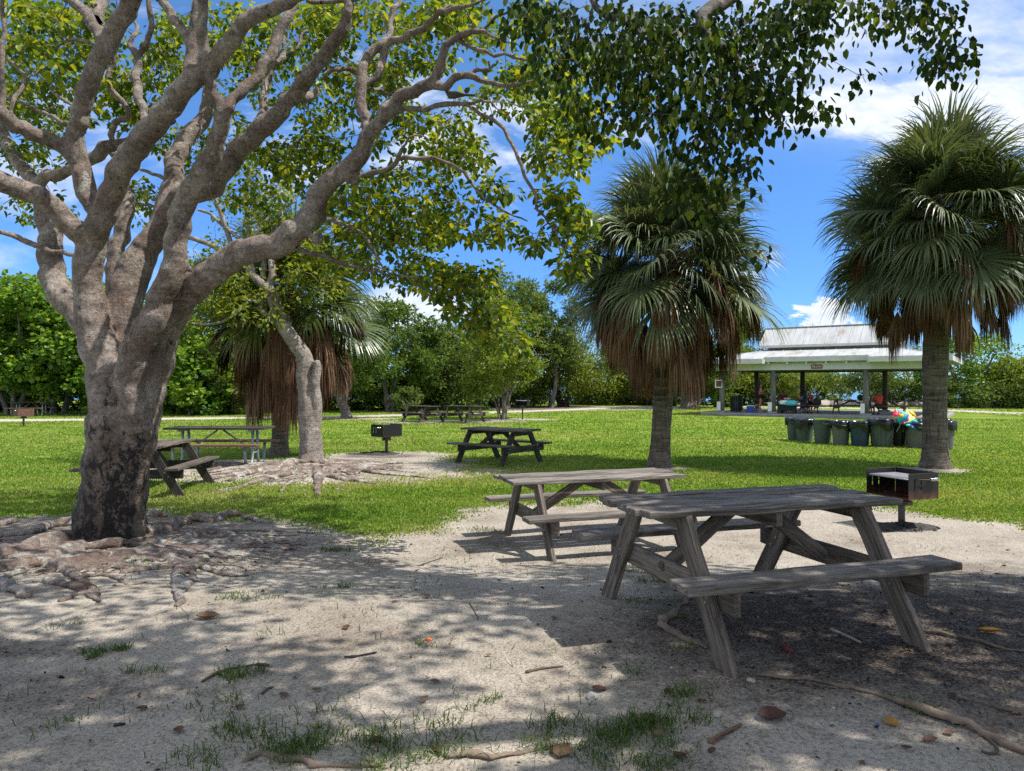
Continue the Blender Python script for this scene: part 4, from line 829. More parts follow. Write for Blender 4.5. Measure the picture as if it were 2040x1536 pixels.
# ================================================================== sabal palms
def palm(name, label, bx, by, trunk_h, r0, cz, n_green, n_dead, size, seed, mat='frond', group='fan palms on the lawn', lean_=(0, 0), skirt=1.0, seg=60, gdrop=108):
    rs = random.Random(seed); rg = np.random.default_rng(seed)
    t = thing(name, label, 'palm tree', (bx, by, float(gz(bx, by))), 0, group)
    m = MB(); pts = []; rad = []
    for i in range(26):
        u = i / 25; z = -.05 + u * (cz - .1)
        pts.append((lean_[0] * u + .03 * math.sin(u * 5 + seed), lean_[1] * u, z))
        rad.append(r0 * (1 + .42 * math.exp(-z / .20) + .10 * math.exp(-((z - cz * .45) / .6) ** 2) - .08 * u) * (1 + rs.gauss(0, .012)))
    p, r = crom(pts, rad, .06); m.tube(p, r, 20, noise=.012); m.build('trunk', M['palmbark'], t)
    top = Vector((lean_[0], lean_[1], cz))
    def fan(list_, org, d, L, droop, dead, stalk):
        """petiole curve and a fan of drooping segments"""
        d = d.normalized(); n = 8; pts = []
        g = Vector((0, 0, -1)); q = Vector(org); dd = Vector(d)
        for i in range(n + 1):
            pts.append(q.copy()); dd = (dd + g * droop * (.03 if dead else .085)).normalized(); q = q + dd * (stalk / n)
        list_[1].tube(pts, [.016 * size * (1 - .5 * i / n) for i in range(n + 1)], 5, cap=False)
        base_ = pts[-1]; ax = (dd).normalized(); sd = ax.cross(Vector((0, 0, 1)))
        if sd.length < .1: sd = Vector((1, 0, 0))
        sd.normalize(); sd = (sd + Vector((0, 0, rs.gauss(0, .7)))).normalized(); up = sd.cross(ax).normalized()
        k = seg
        an = np.linspace(-1, 1, k) * (2.0 if not dead else .9) + rg.normal(0, .035, k)
        axn, sdn, upn = np.array(ax), np.array(sd), np.array(up)
        dirs = np.cos(an)[:, None] * axn + np.sin(an)[:, None] * sdn + (.22 * np.abs(np.sin(an)) - .02)[:, None] * upn * (1 if not dead else -.3)
        dirs /= np.linalg.norm(dirs, axis=1, keepdims=True)
        Ls = L * (.62 + .38 * np.cos(an * .5)) * (1 + rg.normal(0, .05, k))
        costa = base_ + 0 * ax
        start = np.array(base_)[None, :] + np.clip(np.cos(an), 0, 1)[:, None] ** 3 * axn * L * .16
        if dead: dirs = dirs * .75 + np.array([0, 0, -.55]); dirs /= np.linalg.norm(dirs, axis=1, keepdims=True)
        st = 6; pt = start.copy(); dv = dirs.copy(); dr = (droop * (.10 if dead else .062) + .08 * rg.random(k) ** 2) * (1 if not dead else 1.5)
        V = []
        wprof = [.35, .95, 1.0, .8, .5, .22, .03]
        for i in range(st + 1):
            perp = np.cross(dv, upn + rg.normal(0, .03, 3)); perp /= (np.linalg.norm(perp, axis=1, keepdims=True) + 1e-9)
            w = .019 * size * wprof[i] * (.8 if dead else 1)
            V.append(pt - perp * w); V.append(pt + perp * w)
            f = (i / st) ** 1.5
            dv = dv + np.array([0, 0, -1])[None, :] * (dr * (.5 + 2.8 * f))[:, None] * (2.4 if i > 2 else .7)
            if dead: dv += rg.normal(0, .09, dv.shape)
            dv /= np.linalg.norm(dv, axis=1, keepdims=True)
            pt = pt + dv * (Ls / st)[:, None]
        V = np.stack(V, 1); o = list_[2]; nv_ = 2 * (st + 1)
        idx = np.arange(k)[:, None] * nv_ + o
        for i in range(st): list_[3].append(idx + np.array([[2 * i, 2 * i + 1, 2 * i + 3, 2 * i + 2]]))
        list_[0].append(V.reshape(-1, 3)); fr = rg.random(); list_[4].append(np.repeat(np.clip(fr * .6 + .4 * rg.random(k), 0, 1), nv_)); list_[2] += k * nv_
    gl = [[], MB(), 0, [], []]; dl = [[], MB(), 0, [], []]
    ga = 2.399963
    for i in range(n_green):
        u = (i + .5) / n_green; el = R(84) - u * R(gdrop) + rs.gauss(0, .12); az = i * ga + rs.gauss(0, .2)
        d = Vector((math.cos(az) * math.cos(el), math.sin(az) * math.cos(el), math.sin(el)))
        org = top + Vector((math.cos(az), math.sin(az), 0)) * .08 + Vector((0, 0, .1 - .55 * u))
        fan(gl, org, d, size * rs.uniform(.82, 1.02), (.50 + .30 * u) + rs.uniform(0, .22), False, size * rs.uniform(.62, 1.12) * (.62 + .50 * u))
    for i in range(n_dead):
        u = (i + .5) / n_dead; el = R(8) - u * R(60) + rs.gauss(0, .14); az = i * ga + rs.gauss(0, .35)
        d = Vector((math.cos(az) * math.cos(el), math.sin(az) * math.cos(el), math.sin(el)))
        org = top + Vector((math.cos(az), math.sin(az), 0)) * .10 + Vector((0, 0, -.15 - .55 * u))
        fan(dl, org, d, size * rs.uniform(.75, 1.05) * skirt, 2.4 + rs.uniform(0, 1.0), True, size * rs.uniform(.7, 1.2))
    for nm, l, mt, pm in (('green_fronds', gl, M[mat], M[mat]), ('dead_fronds', dl, M['frond_dead'], M['frond_dead'])):
        off = l[2]; pv = np.array(l[1].v); pf = np.array([f for f in l[1].f if len(f) == 4]) + off
        me = np_mesh(nm, np.concatenate(l[0] + [pv]), l[3] + [pf], [mt], False, {'rnd': np.concatenate(l[4] + [np.full(len(pv), .95)])})
        link(nm, me, t)
    # fibrous boots and flower stalks in the crown heart
    m = MB()
    for i in range(46):
        az = rs.uniform(0, 6.28); z = cz - rs.uniform(0, .9); rr = r0 * .9
        a = Vector((math.cos(az) * rr, math.sin(az) * rr, z)) + Vector((lean_[0], lean_[1], 0)); b_ = a + Vector((math.cos(az), math.sin(az), rs.uniform(.3, 1.4))) * rs.uniform(.12, .34)
        m.board(a, b_, .05, .015, up=(math.cos(az), math.sin(az), .3))
    for i in range(70):
        az = rs.uniform(0, 6.28); a = top + Vector((0, 0, rs.uniform(-.5, .2))); d = Vector((math.cos(az), math.sin(az), rs.uniform(-.2, .7))); pts = [a]
        for k in range(5): d.z -= .28; a = a + d.normalized() * rs.uniform(.12, .2) + Vector((rs.gauss(0, .03), rs.gauss(0, .03), 0)); pts.append(a)
        m.tube(pts, .005, 4, cap=False)
    m.build('boots', M['frond_dead'], t)
    return t
g1 = G(1316, 930); g2 = G(1862, 932); g3 = G(553, 909)
palm('fan_palm', 'fan palm behind the two foreground picnic tables, crown partly behind overhanging leaves', g1.x, g1.y, 3, .20, 4.4, 84, 72, 1.29, 5, lean_=(.12, 0), skirt=.88, gdrop=96)
palm('fan_palm', 'tall fan palm beside the row of trash cans, at the right edge', g2.x, g2.y, 4, .225, 5.2, 110, 64, 1.33, 9, lean_=(.10, 0), skirt=.72, gdrop=104)
palm('fan_palm', 'yellowing fan palm with shaggy brown skirt behind the leaning tree', g3.x, g3.y, 3, .19, 3.9, 50, 60, 1.26, 14, 'frond_yellow', lean_=(.25, 0), skirt=1.0, gdrop=84)

# ================================================================== tree overhead, rooted just right of the view
over = thing('overhanging_tree', 'dark broad-leaved tree hanging over the near table from beyond the right edge', 'tree')
ot = Tree(.02)
ox, oy = 4.3, 2.0; oz = float(gz(ox, oy))
ot.limb([(ox, oy, oz - .1), (ox, oy, oz + .6), (ox - .1, oy + .1, oz + 1.5), (ox - .15, oy + .2, oz + 2.4)], [.42, .34, .30, .28], seg=16)
ol = [[(4.15, 2.2, 2.5), (4.3, 3.0, 3.9), (3.9, 4.0, 4.9), P(1560, -60, 5.6), P(1470, -10, 5.4), P(1410, 20, 5.2), P(1395, 45, 5.1), P(1420, 85, 5.0), P(1455, 105, 5.0), P(1480, 130, 5.0), P(1510, 128, 5.0)],
      [P(1395, 45, 5.1), P(1355, 62, 5.1), P(1320, 90, 5.15)], [P(1480, -30, 5.5), P(1300, -40, 5.5), P(1180, 0, 5.5), P(1210, 30, 5.4), P(1250, 45, 5.3), P(1275, 70, 5.3), P(1310, 78, 5.3)],
      [P(1470, 120, 5.0), P(1462, 150, 5.0), P(1440, 190, 4.95), P(1420, 240, 4.9), P(1410, 300, 4.9)],
      [(4.1, 2.2, 2.6), (3.2, 2.6, 4.4), (2.4, 2.2, 6.0), (1.0, 2.6, 6.9), (.2, 1.6, 7.2)], [(4.2, 2.1, 2.6), (5.2, 3.2, 4.2), (5.8, 4.6, 5.1), (6.2, 6.0, 5.4)], [(4.2, 3.0, 3.9), (3.6, 4.4, 5.3), (2.6, 5.4, 5.9), (1.4, 6.0, 6.0)],
      [(3.0, 2.6, 4.2), (2.4, 1.4, 5.0), (1.4, .2, 5.4)], [(4.1, 2.1, 2.6), (5.0, 1.0, 4.6), (5.6, -.6, 5.6)], [(5.2, 3.2, 4.2), (6.8, 3.0, 5.2), (8.0, 3.4, 5.4)], [(3.9, 4.0, 4.9), (4.6, 5.4, 5.6), P(1820, -60, 6.0), P(1850, -10, 5.7)]]
orad = [[.16, .12, .09, .07, .06, .052, .046, .04, .034, .026, .018], [.024, .02, .014], [.045, .035, .028, .024, .022, .018, .012], [.018, .014, .011, .008, .005], [.15, .10, .07, .04, .02], [.14, .10, .06, .03], [.10, .07, .045, .025], [.08, .05, .03], [.12, .08, .04], [.08, .05, .03], [.06, .045, .03, .018]]
for a, b in zip(ol, orad): ot.limb(a, b, thr=.05)
CLO = [(1090, 60, 90, 50, 4.8, 6, 36), (1200, 60, 90, 60, 4.8, 6, 62), (1290, 80, 80, 70, 4.8, 6, 64), (1380, 90, 90, 70, 4.7, 6, 66), (1480, 70, 90, 60, 4.7, 6, 60), (1580, 40, 80, 50, 4.8, 6, 44), (1660, 20, 60, 36, 4.9, 6, 20), (1130, 130, 70, 50, 4.8, 5.8, 20), (1230, 170, 70, 60, 4.8, 5.8, 36), (1330, 190, 80, 60, 4.7, 5.7, 42), (1430, 180, 80, 60, 4.6, 5.6, 50), (1520, 165, 80, 50, 4.6, 5.6, 40), (1600, 110, 60, 40, 4.7, 5.6, 20),
       (1180, 215, 60, 40, 4.8, 5.6, 12), (1260, 240, 50, 36, 4.7, 5.5, 12), (1370, 260, 70, 44, 4.7, 5.5, 22), (1440, 260, 60, 50, 4.6, 5.4, 28), (1540, 225, 50, 30, 4.6, 5.4, 16), (1640, 240, 50, 22, 4.6, 5.2, 9), (1500, 260, 30, 24, 4.6, 5.2, 8), (1430, 330, 70, 36, 4.7, 5.3, 15), (1400, 390, 80, 40, 4.8, 5.3, 15), (1450, 430, 50, 40, 4.8, 5.3, 7), (1380, 340, 40, 40, 4.8, 5.3, 10), (1330, 390, 30, 20, 4.8, 5.3, 4), (1485, 350, 20, 40, 4.7, 5.2, 5),
       (1700, 165, 34, 20, 4.7, 5.2, 4), (1720, 40, 50, 30, 5, 6, 10), (1800, 20, 60, 30, 5, 6, 20), (1860, 50, 60, 40, 5, 5.8, 22), (1880, 110, 50, 34, 5, 5.6, 14), (1920, 120, 30, 24, 5, 5.5, 7), (1860, 150, 24, 20, 5, 5.5, 5), (1050, 30, 60, 40, 5, 6, 12), (1150, 260, 30, 20, 4.9, 5.5, 4), (1510, 480, 14, 40, 4.8, 5.2, 3)]
T = clumps(CLO, .76)
T0 = len(T)
for k in range(3000):   # crown above the frame
    x = RNG.uniform(-.8, 10.2); y = RNG.uniform(-1.5, 6.4); z = 5.9 + 2.4 * RNG.random() - .03 * ((x - 4.6) ** 2)
    if (z - H) < y * .56 + .10: continue
    sx_, sy_ = x - .63 * z, y + .1 * z      # where its shade falls
    dens = max(1 - float(sstep(3.6, 4.5, sy_ + .5 * (vnoise(sx_, sy_, .7) - .5))), float(sstep(-.1, .7, sx_)) * (1 - float(sstep(5.9, 6.8, sy_ + .16 * sx_))), .40 * (1 - float(sstep(5.2, 6.2, sy_))))
    if RNG.random() > dens * ((.12 + 1.0 * (vnoise(sx_, sy_, .85) > .42)) if sx_ < .3 and sy_ > 2.4 else (.72 + .5 * (vnoise(sx_, sy_, 1.9) > .40))): continue
    T.append((x, y, z))
eo = ot.grow(T, rmin=.0022, rk=.007, sag=.05)
ot.build(over, M['bark_grey'], .02, 5, .006)
vis = np.array([(e[2] - H) <= e[1] * .56 + .1 for e in eo])
p1 = cluster_leaves(eo[vis], 8, .16, .064, 1.2); p2 = cluster_leaves(eo[~vis], 30, .34, .11, .5)
cat_ = [np.concatenate([a, b]) for a, b in zip(p1, p2)]
leafobj('crown', *cat_, .66, M['leaf_over'], over, ot.thin, M['bark_grey'])
TRO = [[(2300, 1640, 80), (2160, 1560, 60), (2040, 1500, 50), (1960, 1465, 46), (1880, 1435, 40), (1800, 1405, 38), (1720, 1378, 34), (1640, 1362, 30), (1560, 1352, 24), (1490, 1345, 16)], [(1720, 1376, 20), (1640, 1372, 16), (1560, 1376, 14), (1480, 1400, 14), (1400, 1415, 13), (1330, 1440, 12), (1280, 1470, 8)],
       [(1420, 1300, 12), (1380, 1280, 26), (1335, 1262, 32), (1320, 1245, 34), (1340, 1222, 30), (1366, 1200, 26), (1375, 1180, 16)], [(1380, 1280, 20), (1420, 1310, 16), (1450, 1330, 12)], [(2200, 1330, 24), (2040, 1300, 22), (1900, 1270, 18), (1800, 1250, 14), (1700, 1245, 10), (1600, 1232, 8)], [(2100, 1440, 24), (1980, 1410, 20), (1880, 1385, 16), (1800, 1370, 12), (1700, 1350, 8)],
       [(2000, 1480, 14), (1900, 1460, 12), (1820, 1470, 8)]]
M['root_brown'] = plain('brown_weathered_root', (.17, .125, .09), .9, 0, .45, 9, .8)
root_field(over, TRO, (3.6, 2.6), 40, (1.8, 1.3), M['root_brown'], .012, thick=(.022, .008), fat=.66)
sr = thing('surface_root', 'low bark-covered root surfacing among weeds at the bottom edge', 'root')
root_field(sr, [[(470, 1525, 10), (500, 1512, 26), (540, 1510, 30), (600, 1520, 24), (680, 1528, 18), (760, 1530, 14)]], (-.9, 2.9), 0, (1, 1), M['root_brown'], .012)
sr2 = thing('surface_root', 'reddish flat root running along the bottom centre of the sand', 'root')
root_field(sr2, [[(850, 1500, 10), (900, 1508, 22), (960, 1512, 26), (1010, 1508, 22), (1060, 1498, 14), (1130, 1480, 8)]], (-.9, 2.9), 0, (1, 1), M['root_brown'], .012)

# ================================================================== trees beyond the lawn
def bgtree(label, px, Y, top, wid, mat, leaf, nleaf, trunk=.16, ntr=1, low=.2, seed=0, name='broadleaf_tree', cat='tree', group=None, wr=.6, nclump=26, tmat='bark_grey', crown=None, gap=.9, depth=None, sparse=False):
    rs = random.Random(seed + 100); rg = np.random.default_rng(seed + 100)
    X = (px - CX) / F * Y; h = H + (CY - top) / F * Y; w = wid / F * Y * .5; dp = (depth or w * .9)
    z0 = float(gz(X, Y))
    t = thing(name, label, cat, (X, Y, z0), 0, group)
    tr = Tree(.02); tr.wig = .03
    cc = []
    for i in range(nclump):
        for _ in range(40):
            a = rs.uniform(0, 6.28); q = math.sqrt(rs.random()); z = h * (low + (1 - low) * rs.random())
            u = (z / h - low) / (1 - low)
            prof = math.sqrt(max(0, 1 - max(0, u * 1.9 - .9) ** 2)) * (.65 + .35 * min(1, u * 3)) if crown is None else crown(u)
            if rs.random() < prof + .1: break
        s_ = w * rs.uniform(.20, .34) * (.75 + .4 * prof)
        x = math.cos(a) * q * w * prof; y = math.sin(a) * q * dp * prof
        cc.append((x, y, min(z, h - s_ * .5), s_))
    if not sparse: cc.append((rs.uniform(-.2, .2) * w, 0, h - w * .22, w * .3))
    for k in range(ntr):
        a = rs.uniform(0, 6.28); s0 = .12 * w if ntr > 1 else 0
        bx_, by_ = math.cos(a) * s0 * .6, math.sin(a) * s0 * .6
        sp = .55 if ntr > 1 else .18
        tx, ty = math.cos(a) * w * sp, math.sin(a) * dp * sp
        r0 = trunk * (rs.uniform(.6, 1) if ntr > 1 else 1)
        zz = h * (.75 if ntr > 1 else .62)
        tr.limb([(bx_, by_, -.15), (bx_ * 1.05, by_, .25), (bx_ + tx * .3 + rs.gauss(0, .12), by_ + ty * .3, zz * .4), (bx_ + tx * .65 + rs.gauss(0, .2), by_ + ty * .6, zz * .7), (tx, ty, zz)], [r0 * 1.5, r0, r0 * .8, r0 * .55, r0 * .25], step=.3, thr=.01, seg=9)
    if ntr == 1:
        for k in range(4):
            a = rs.uniform(0, 6.28); zb = h * rs.uniform(.22, .42)
            tr.limb([(0, 0, zb), (math.cos(a) * w * .3, math.sin(a) * dp * .3, zb + h * .12), (math.cos(a) * w * .65, math.sin(a) * dp * .6, zb + h * rs.uniform(.15, .34))], [trunk * .5, trunk * .38, trunk * .15], step=.3, thr=.01, seg=7)
    rgs = np.array(cc); ends = tr.grow([c[:3] for c in cc], rmin=.012, rk=.02, sag=.03)
    if sparse:
        sub = []
        for c in cc:
            for _ in range(7): sub.append((c[0] + rs.gauss(0, c[3] * .5), c[1] + rs.gauss(0, c[3] * .5), c[2] + rs.gauss(0, c[3] * .4)))
        tr.grow(sub, rmin=.006, rk=.01)
    me = remeshed(tr.thick, max(.03, trunk * .25), 2, 'trunk'); me.materials.append(M[tmat]); link('trunk', me, t)
    # leaves: shells of each clump broken into sprays
    k = rg.choice(len(cc), nleaf, p=(rgs[:, 3] ** 2) / np.sum(rgs[:, 3] ** 2))
    d = rg.normal(size=(nleaf, 3)); d /= np.linalg.norm(d, axis=1, keepdims=True)
    rr = rg.random(nleaf) ** (1 / 2.2)
    nspray = 26; sd_ = rg.normal(size=(len(cc), nspray, 3)); sd_ /= np.linalg.norm(sd_, axis=2, keepdims=True)
    si = rg.integers(0, nspray, nleaf); sv = sd_[k, si] * (.55 + .55 * rg.random((len(cc), nspray))[k, si])[:, None]
    off = sv * .85 + d * rr[:, None] * .34
    pos = rgs[k, :3] + off * rgs[k, 3][:, None] * np.array([1.15, 1.15, .8])
    pos[:, 2] = np.maximum(pos[:, 2], .05)
    ax = d + off * .8; ax[:, 2] -= .2
    nr = rg.normal(size=(nleaf, 3)) * .45 + off * .5 + np.array([0, 0, .8])
    sz = leaf * (.65 + .7 * rg.random(nleaf))
    V, Q = quadcloud(pos, ax, nr, sz, wr)
    V, Fs, r_, mi = withtwigs(V, Q, np.repeat(np.clip(rg.random(nleaf) * .8 + .2 * rg.random(len(cc))[k], 0, 1), 4), tr.thin)
    me = np_mesh('crown', V, Fs, [M[mat], M[tmat]], False, {'rnd': r_}, mi)
    link('crown', me, t)
    return t
SG = 'round-leaved shore trees left of the lawn'
BT = [
 ('broad round-leaved tree at the far left edge', 25, 41, 552, 250, 'leaf_seagrape', .21, 6800, .20, 4, .22, .9), ('bright round-leaved tree hanging over the far left grill', 120, 43, 566, 240, 'leaf_seagrape', .21, 6400, .2, 4, .24, .9),
 ('round-leaved tree mostly behind the big spreading trunk', 250, 42, 585, 220, 'leaf_seagrape', .21, 6500, .2, 3, .10, .9), ('low yellow-green round-leaved tree right of the big trunk', 385, 41, 640, 180, 'leaf_seagrape', .21, 6500, .15, 4, .04, .9),
 ('dark tall tree behind the shaggy palm', 500, 47, 560, 240, 'leaf_dark', .17, 8500, .2, 2, .12, .6), ('bright bushy tree under the shaggy palm', 455, 42, 690, 150, 'leaf_seagrape', .20, 4500, .12, 4, .03, .9),
 ('grey-trunked tree standing just in front of the path', 690, 36.5, 640, 160, 'leaf_dark', .13, 6500, .27, 1, .34, .6), ('dense deep-green tree left of the picnic pair on the lawn', 775, 46, 600, 190, 'leaf_dark', .17, 9500, .2, 2, .06, .6),
 ('mid-green tree behind the distant picnic pair', 880, 49, 640, 210, 'leaf_grey', .17, 8000, .2, 2, .05, .6), ('multi-stemmed tree fanning up from the lawn beside a small grill', 1000, 35.2, 600, 165, 'leaf_yellow', .12, 7500, .075, 9, .22, .6),
 ('tall pale-green tree, highest crown in the middle distance', 1010, 52, 532, 165, 'leaf_grey', .16, 9000, .22, 1, .14, .6), ('tall airy tree left of the middle palm', 1100, 54, 556, 120, 'leaf_grey', .16, 6000, .2, 1, .2, .6),
 ('low spreading tree with a dark crooked trunk by the sandy clearing', 1125, 57, 655, 210, 'leaf_yellow', .16, 8500, .34, 2, .20, .6), ('yellow-green tree glimpsed left of the middle palm trunk', 1230, 62, 690, 190, 'leaf_yellow', .17, 7500, .2, 3, .05, .6),
 ('fig tree with fluted grey trunk behind the middle palm', 1372, 53, 640, 190, 'leaf_dark', .16, 7500, .62, 1, .36, .6), ('dark leafy tree at the left end of the pavilion roof', 1478, 62, 612, 110, 'leaf_dark', .16, 6000, .22, 1, .08, .6),
 ('low yellow-green shrub seen between the left pavilion posts', 1480, 62, 735, 130, 'leaf_yellow', .16, 4500, .1, 5, .03, .6), ('pale-trunked tree seen through the middle of the pavilion', 1560, 60, 715, 110, 'leaf_yellow', .14, 3600, .2, 2, .25, .6),
 ('yellow-green shrub seen under the pavilion name board', 1625, 64, 742, 120, 'leaf_yellow', .16, 4500, .1, 5, .03, .6), ('grey-limbed tree behind the seated man in orange', 1738, 58, 700, 150, 'leaf_grey', .15, 4200, .26, 3, .3, .6),
 ('rounded shore bush right of the pavilion tables', 1790, 60, 752, 110, 'leaf_yellow', .14, 4500, .08, 5, .02, .6),
 ('dark-limbed shore tree right of the tall palm', 1935, 56, 668, 175, 'leaf_seagrape', .17, 5200, .20, 6, .16, .7), ('shore tree cut by the right picture edge', 2050, 54, 712, 170, 'leaf_yellow', .16, 6000, .15, 5, .04, .6), ('scrubby bush at the foot of the dark-limbed shore tree', 1990, 53, 765, 120, 'leaf_grey', .14, 2600, .08, 5, .02, .6),
 ('small shore bush just right of the tall palm trunk', 1905, 53, 765, 60, 'leaf_dark', .14, 1500, .06, 4, .02, .6),
 ('dark evergreen filling the gap behind the big trunk', 180, 50, 560, 260, 'leaf_dark', .20, 8500, .2, 2, .05, .6), ('dark backing tree behind the grey-trunked tree', 640, 52, 640, 200, 'leaf_dark', .18, 7500, .2, 2, .04, .6), ('dark backing tree between the palms', 950, 60, 660, 260, 'leaf_dark', .2, 8500, .2, 3, .03, .6),
 ('dark backing tree left of the fig trunk', 1300, 66, 700, 230, 'leaf_dark', .2, 8000, .2, 3, .03, .6), ('dark far-left backing tree behind the picnic table', 20, 50, 590, 260, 'leaf_dark', .2, 7500, .2, 2, .05, .6), ('bushy tree behind the leaning tree trunk', 580, 46, 690, 150, 'leaf_dark', .16, 5500, .14, 3, .02, .6),
 ('low bush right of the fig trunk', 1430, 55, 725, 90, 'leaf_dark', .15, 3000, .1, 4, .02, .6), ('dark shrub between fig trunk and middle palm', 1335, 58, 730, 80, 'leaf_dark', .15, 2600, .1, 4, .02, .6)]
for i, (lb, px, Y, top, wid, mat, lf, nl, tk, ntr, low, wr) in enumerate(BT):
    nm = 'shrub' if ('shrub' in lb or 'bush' in lb) else 'broadleaf_tree'
    bgtree(lb, px, Y, top, wid * 1.12, mat, lf * 1.3, int(nl * 1.9), tk, ntr, low, i * 7 + 3, nm, 'shrub' if nm == 'shrub' else 'tree', wr=wr, nclump=24 + int(wid / 10))
bgtree('bare twiggy tree showing above the left of the pavilion roof', 1580, 60, 636, 190, 'leaf_dry', .10, 500, .16, 3, .55, 901, sparse=True, nclump=34, name='bare_tree')
bgtree('half-bare tree with ochre leaves right of the pavilion gable', 1825, 62, 630, 130, 'leaf_dry', .13, 1100, .16, 3, .45, 902, sparse=True, nclump=30, name='bare_tree')
bgtree('grey leafless tree above the backdrop left of centre', 735, 50, 580, 90, 'leaf_dry', .10, 120, .14, 2, .5, 903, sparse=True, nclump=22, name='bare_tree')
bgtree('dry twiggy bush in front of the dense green trees', 812, 42.5, 768, 60, 'leaf_grey', .07, 1500, .04, 7, .05, 904, name='shrub', cat='shrub', nclump=18)
# low growth under the trees, each a shrub
us = bgtree('low dark shrub under the trees, first from the left edge', -20, 46, 760, 150, 'leaf_dark', .2, 5200, .06, 5, .02, 950, name='understory_shrub', cat='shrub', group='low shrubs under the backdrop trees', nclump=16)
_ul = ['under the far left backing tree', 'left of the big spreading trunk', 'just right of the big spreading trunk', 'under the low yellow-green round-leaved tree', 'behind the metal-framed picnic table', 'behind the shaggy palm trunk', 'behind the leaning tree', 'right of the grey-trunked tree', 'behind the dry twiggy bush', 'behind the distant picnic pair', 'behind the multi-stemmed tree', 'left of the dark crooked trunk', 'right of the dark crooked trunk', 'near the far steel-framed table', 'behind the middle palm trunk', 'at the left corner of the pavilion']
for i, lb in enumerate(_ul):
    px = [60, 150, 335, 400, 460, 530, 600, 735, 810, 880, 960, 1060, 1180, 1250, 1320, 1425][i]; Y = [47, 48, 47, 48, 48, 48, 49, 48, 50, 53, 56, 63, 64, 67, 62, 62][i]
    X = (px - CX) / F * Y
    dup(us, (X, Y, float(gz(X, Y))), i * 1.3, 'low dark shrub ' + lb, scale=(1.0 + .2 * math.sin(i * 2.1), 1, .85 + .35 * math.sin(i * 3.7) ** 2))

# shoreline boulders
rk = 'pale boulders along the shore'
def boulder(x, y, s, seed, lb):
    rs = random.Random(seed); bm = bmesh.new(); bmesh.ops.create_icosphere(bm, subdivisions=2, radius=1)
    for v in bm.verts:
        f = 1 + .28 * math.sin(v.co.x * 3 + seed) * math.cos(v.co.y * 4 + seed) + rs.gauss(0, .06)
        v.co = Vector((v.co.x * s * f * 1.25, v.co.y * s * f, v.co.z * s * f * .62))
    me = bpy.data.meshes.new('boulder'); bm.to_mesh(me); bm.free(); me.materials.append(M['rock'])
    o = link('boulder', me); o.location = (x, y, float(gz(x, y)) + s * .3); o.rotation_euler = (0, 0, rs.uniform(0, 6)); tag(o, lb, 'boulder', rk)
rs = random.Random(4)
for i in range(44):
    px = 1590 + i * 10.6 + rs.gauss(0, 3); Y = rs.uniform(55, 58) - max(0, px - 1900) * .02; X = (px - CX) / F * Y
    boulder(X, Y, rs.uniform(.25, .62), i, 'pale rough boulder in the line of rocks between path and bay')

# ================================================================== picnic tables
def wood_table(label, x, y, rz, L, mat='wood_near', legm=None, group=None, z=0.0, name='picnic_table', scale=1.0, detail=True, ls=.26, seatw=.205, warp=.003, tm=None):
    t = thing(name, label, 'picnic table', (x, y, z), rz, group); t.scale = (scale,) * 3
    legm = legm or mat; n = 9 if detail else 2; j = warp if detail else 0
    ht, hb, wt, bo, fs = .757, .461, .349, .765, .745
    lu = L - ls; legs = {}
    m = MB(); nb = 5; pw = 2 * wt / nb
    for i in range(nb):
        v = -wt + pw * (i + .5); e = random.uniform(-.022, .022)
        m.board((-L + e, v, ht - .019 + random.gauss(0, .0015)), (L + e, v, ht - .019 + random.gauss(0, .0015)), pw - .012, .038, n=n, jit=j, ch=.005)
    m.build('tabletop', M[tm or mat], t)
    for s in (-1, 1):
        m = MB(); c = s * (bo - seatw / 2)
        m.board((-L + random.uniform(-.01, .01), c, hb - .021), (L, c, hb - .021), seatw, .042, n=n, jit=j * .45, ch=.006)
        m.build('seat', M[tm or mat], t)
    for e in (-1, 1):
        for s in (-1, 1):
            m = MB(); m.board((e * lu, s * fs, -.06), (e * lu, s * .27, ht - .045), .042, .135, up=(0, .4, .0) if False else (0, .85, .5), n=n // 2 + 1, jit=j * .5, ch=.004)
            legs[e, s] = m.build('leg', M[legm], t)
        m = MB(); m.board((e * (lu + .042 * e * e * (1 if e > 0 else 1)) if False else e * lu + .043, -bo + .03, hb - .115), (e * lu + .043, bo - .03, hb - .115), .040, .138, n=n // 2 + 1, jit=j * .4, ch=.01, endch=.012)
        m.build('seat_support', M[legm], t)
        m = MB(); m.board((e * lu + .043, -wt + .02, ht - .085), (e * lu + .043, wt - .02, ht - .085), .040, .088, n=3, jit=j * .4, endch=.018)
        m.build('top_support', M[legm], t)
        m = MB(); m.board((e * (lu - .02), 0, hb - .12), (e * .10, 0, ht - .06), .042, .09, up=(e * .5, 0, .8), n=4, jit=j * .4)
        m.build('brace', M[legm], t)
        for s in (-1, 1):
            for (z_, o_) in ((hb - .09, 0), (hb - .15, .02)):
                yy = s * (.27 + (fs - .27) * (1 - (z_ + .06) / (ht + .015))) + o_ * s
                m = MB(); m.tube([(e * lu - .027, yy, z_), (e * lu + .07, yy, z_)], .010, 8, smooth=False); m.build('bolt', M['bolt'], legs[e, s])
    m = MB(); m.board((0, -wt + .03, ht - .085), (0, wt - .03, ht - .085), .04, .088, n=3, jit=j * .4); m.build('centre_cleat', M[legm], t)
    return t
M['wood_top'] = wood('silvered_tabletop_wood', (.06, .051, .043), (.21, .185, .16), (.42, .38, .34), .55)
wood_table('nearest weathered grey picnic table in dappled shade, closest to the viewer', 1.467, 4.461, .301, .871, 'wood_near', 'wood_legs', 'wooden picnic tables on the sand', z=.225, tm='wood_top')
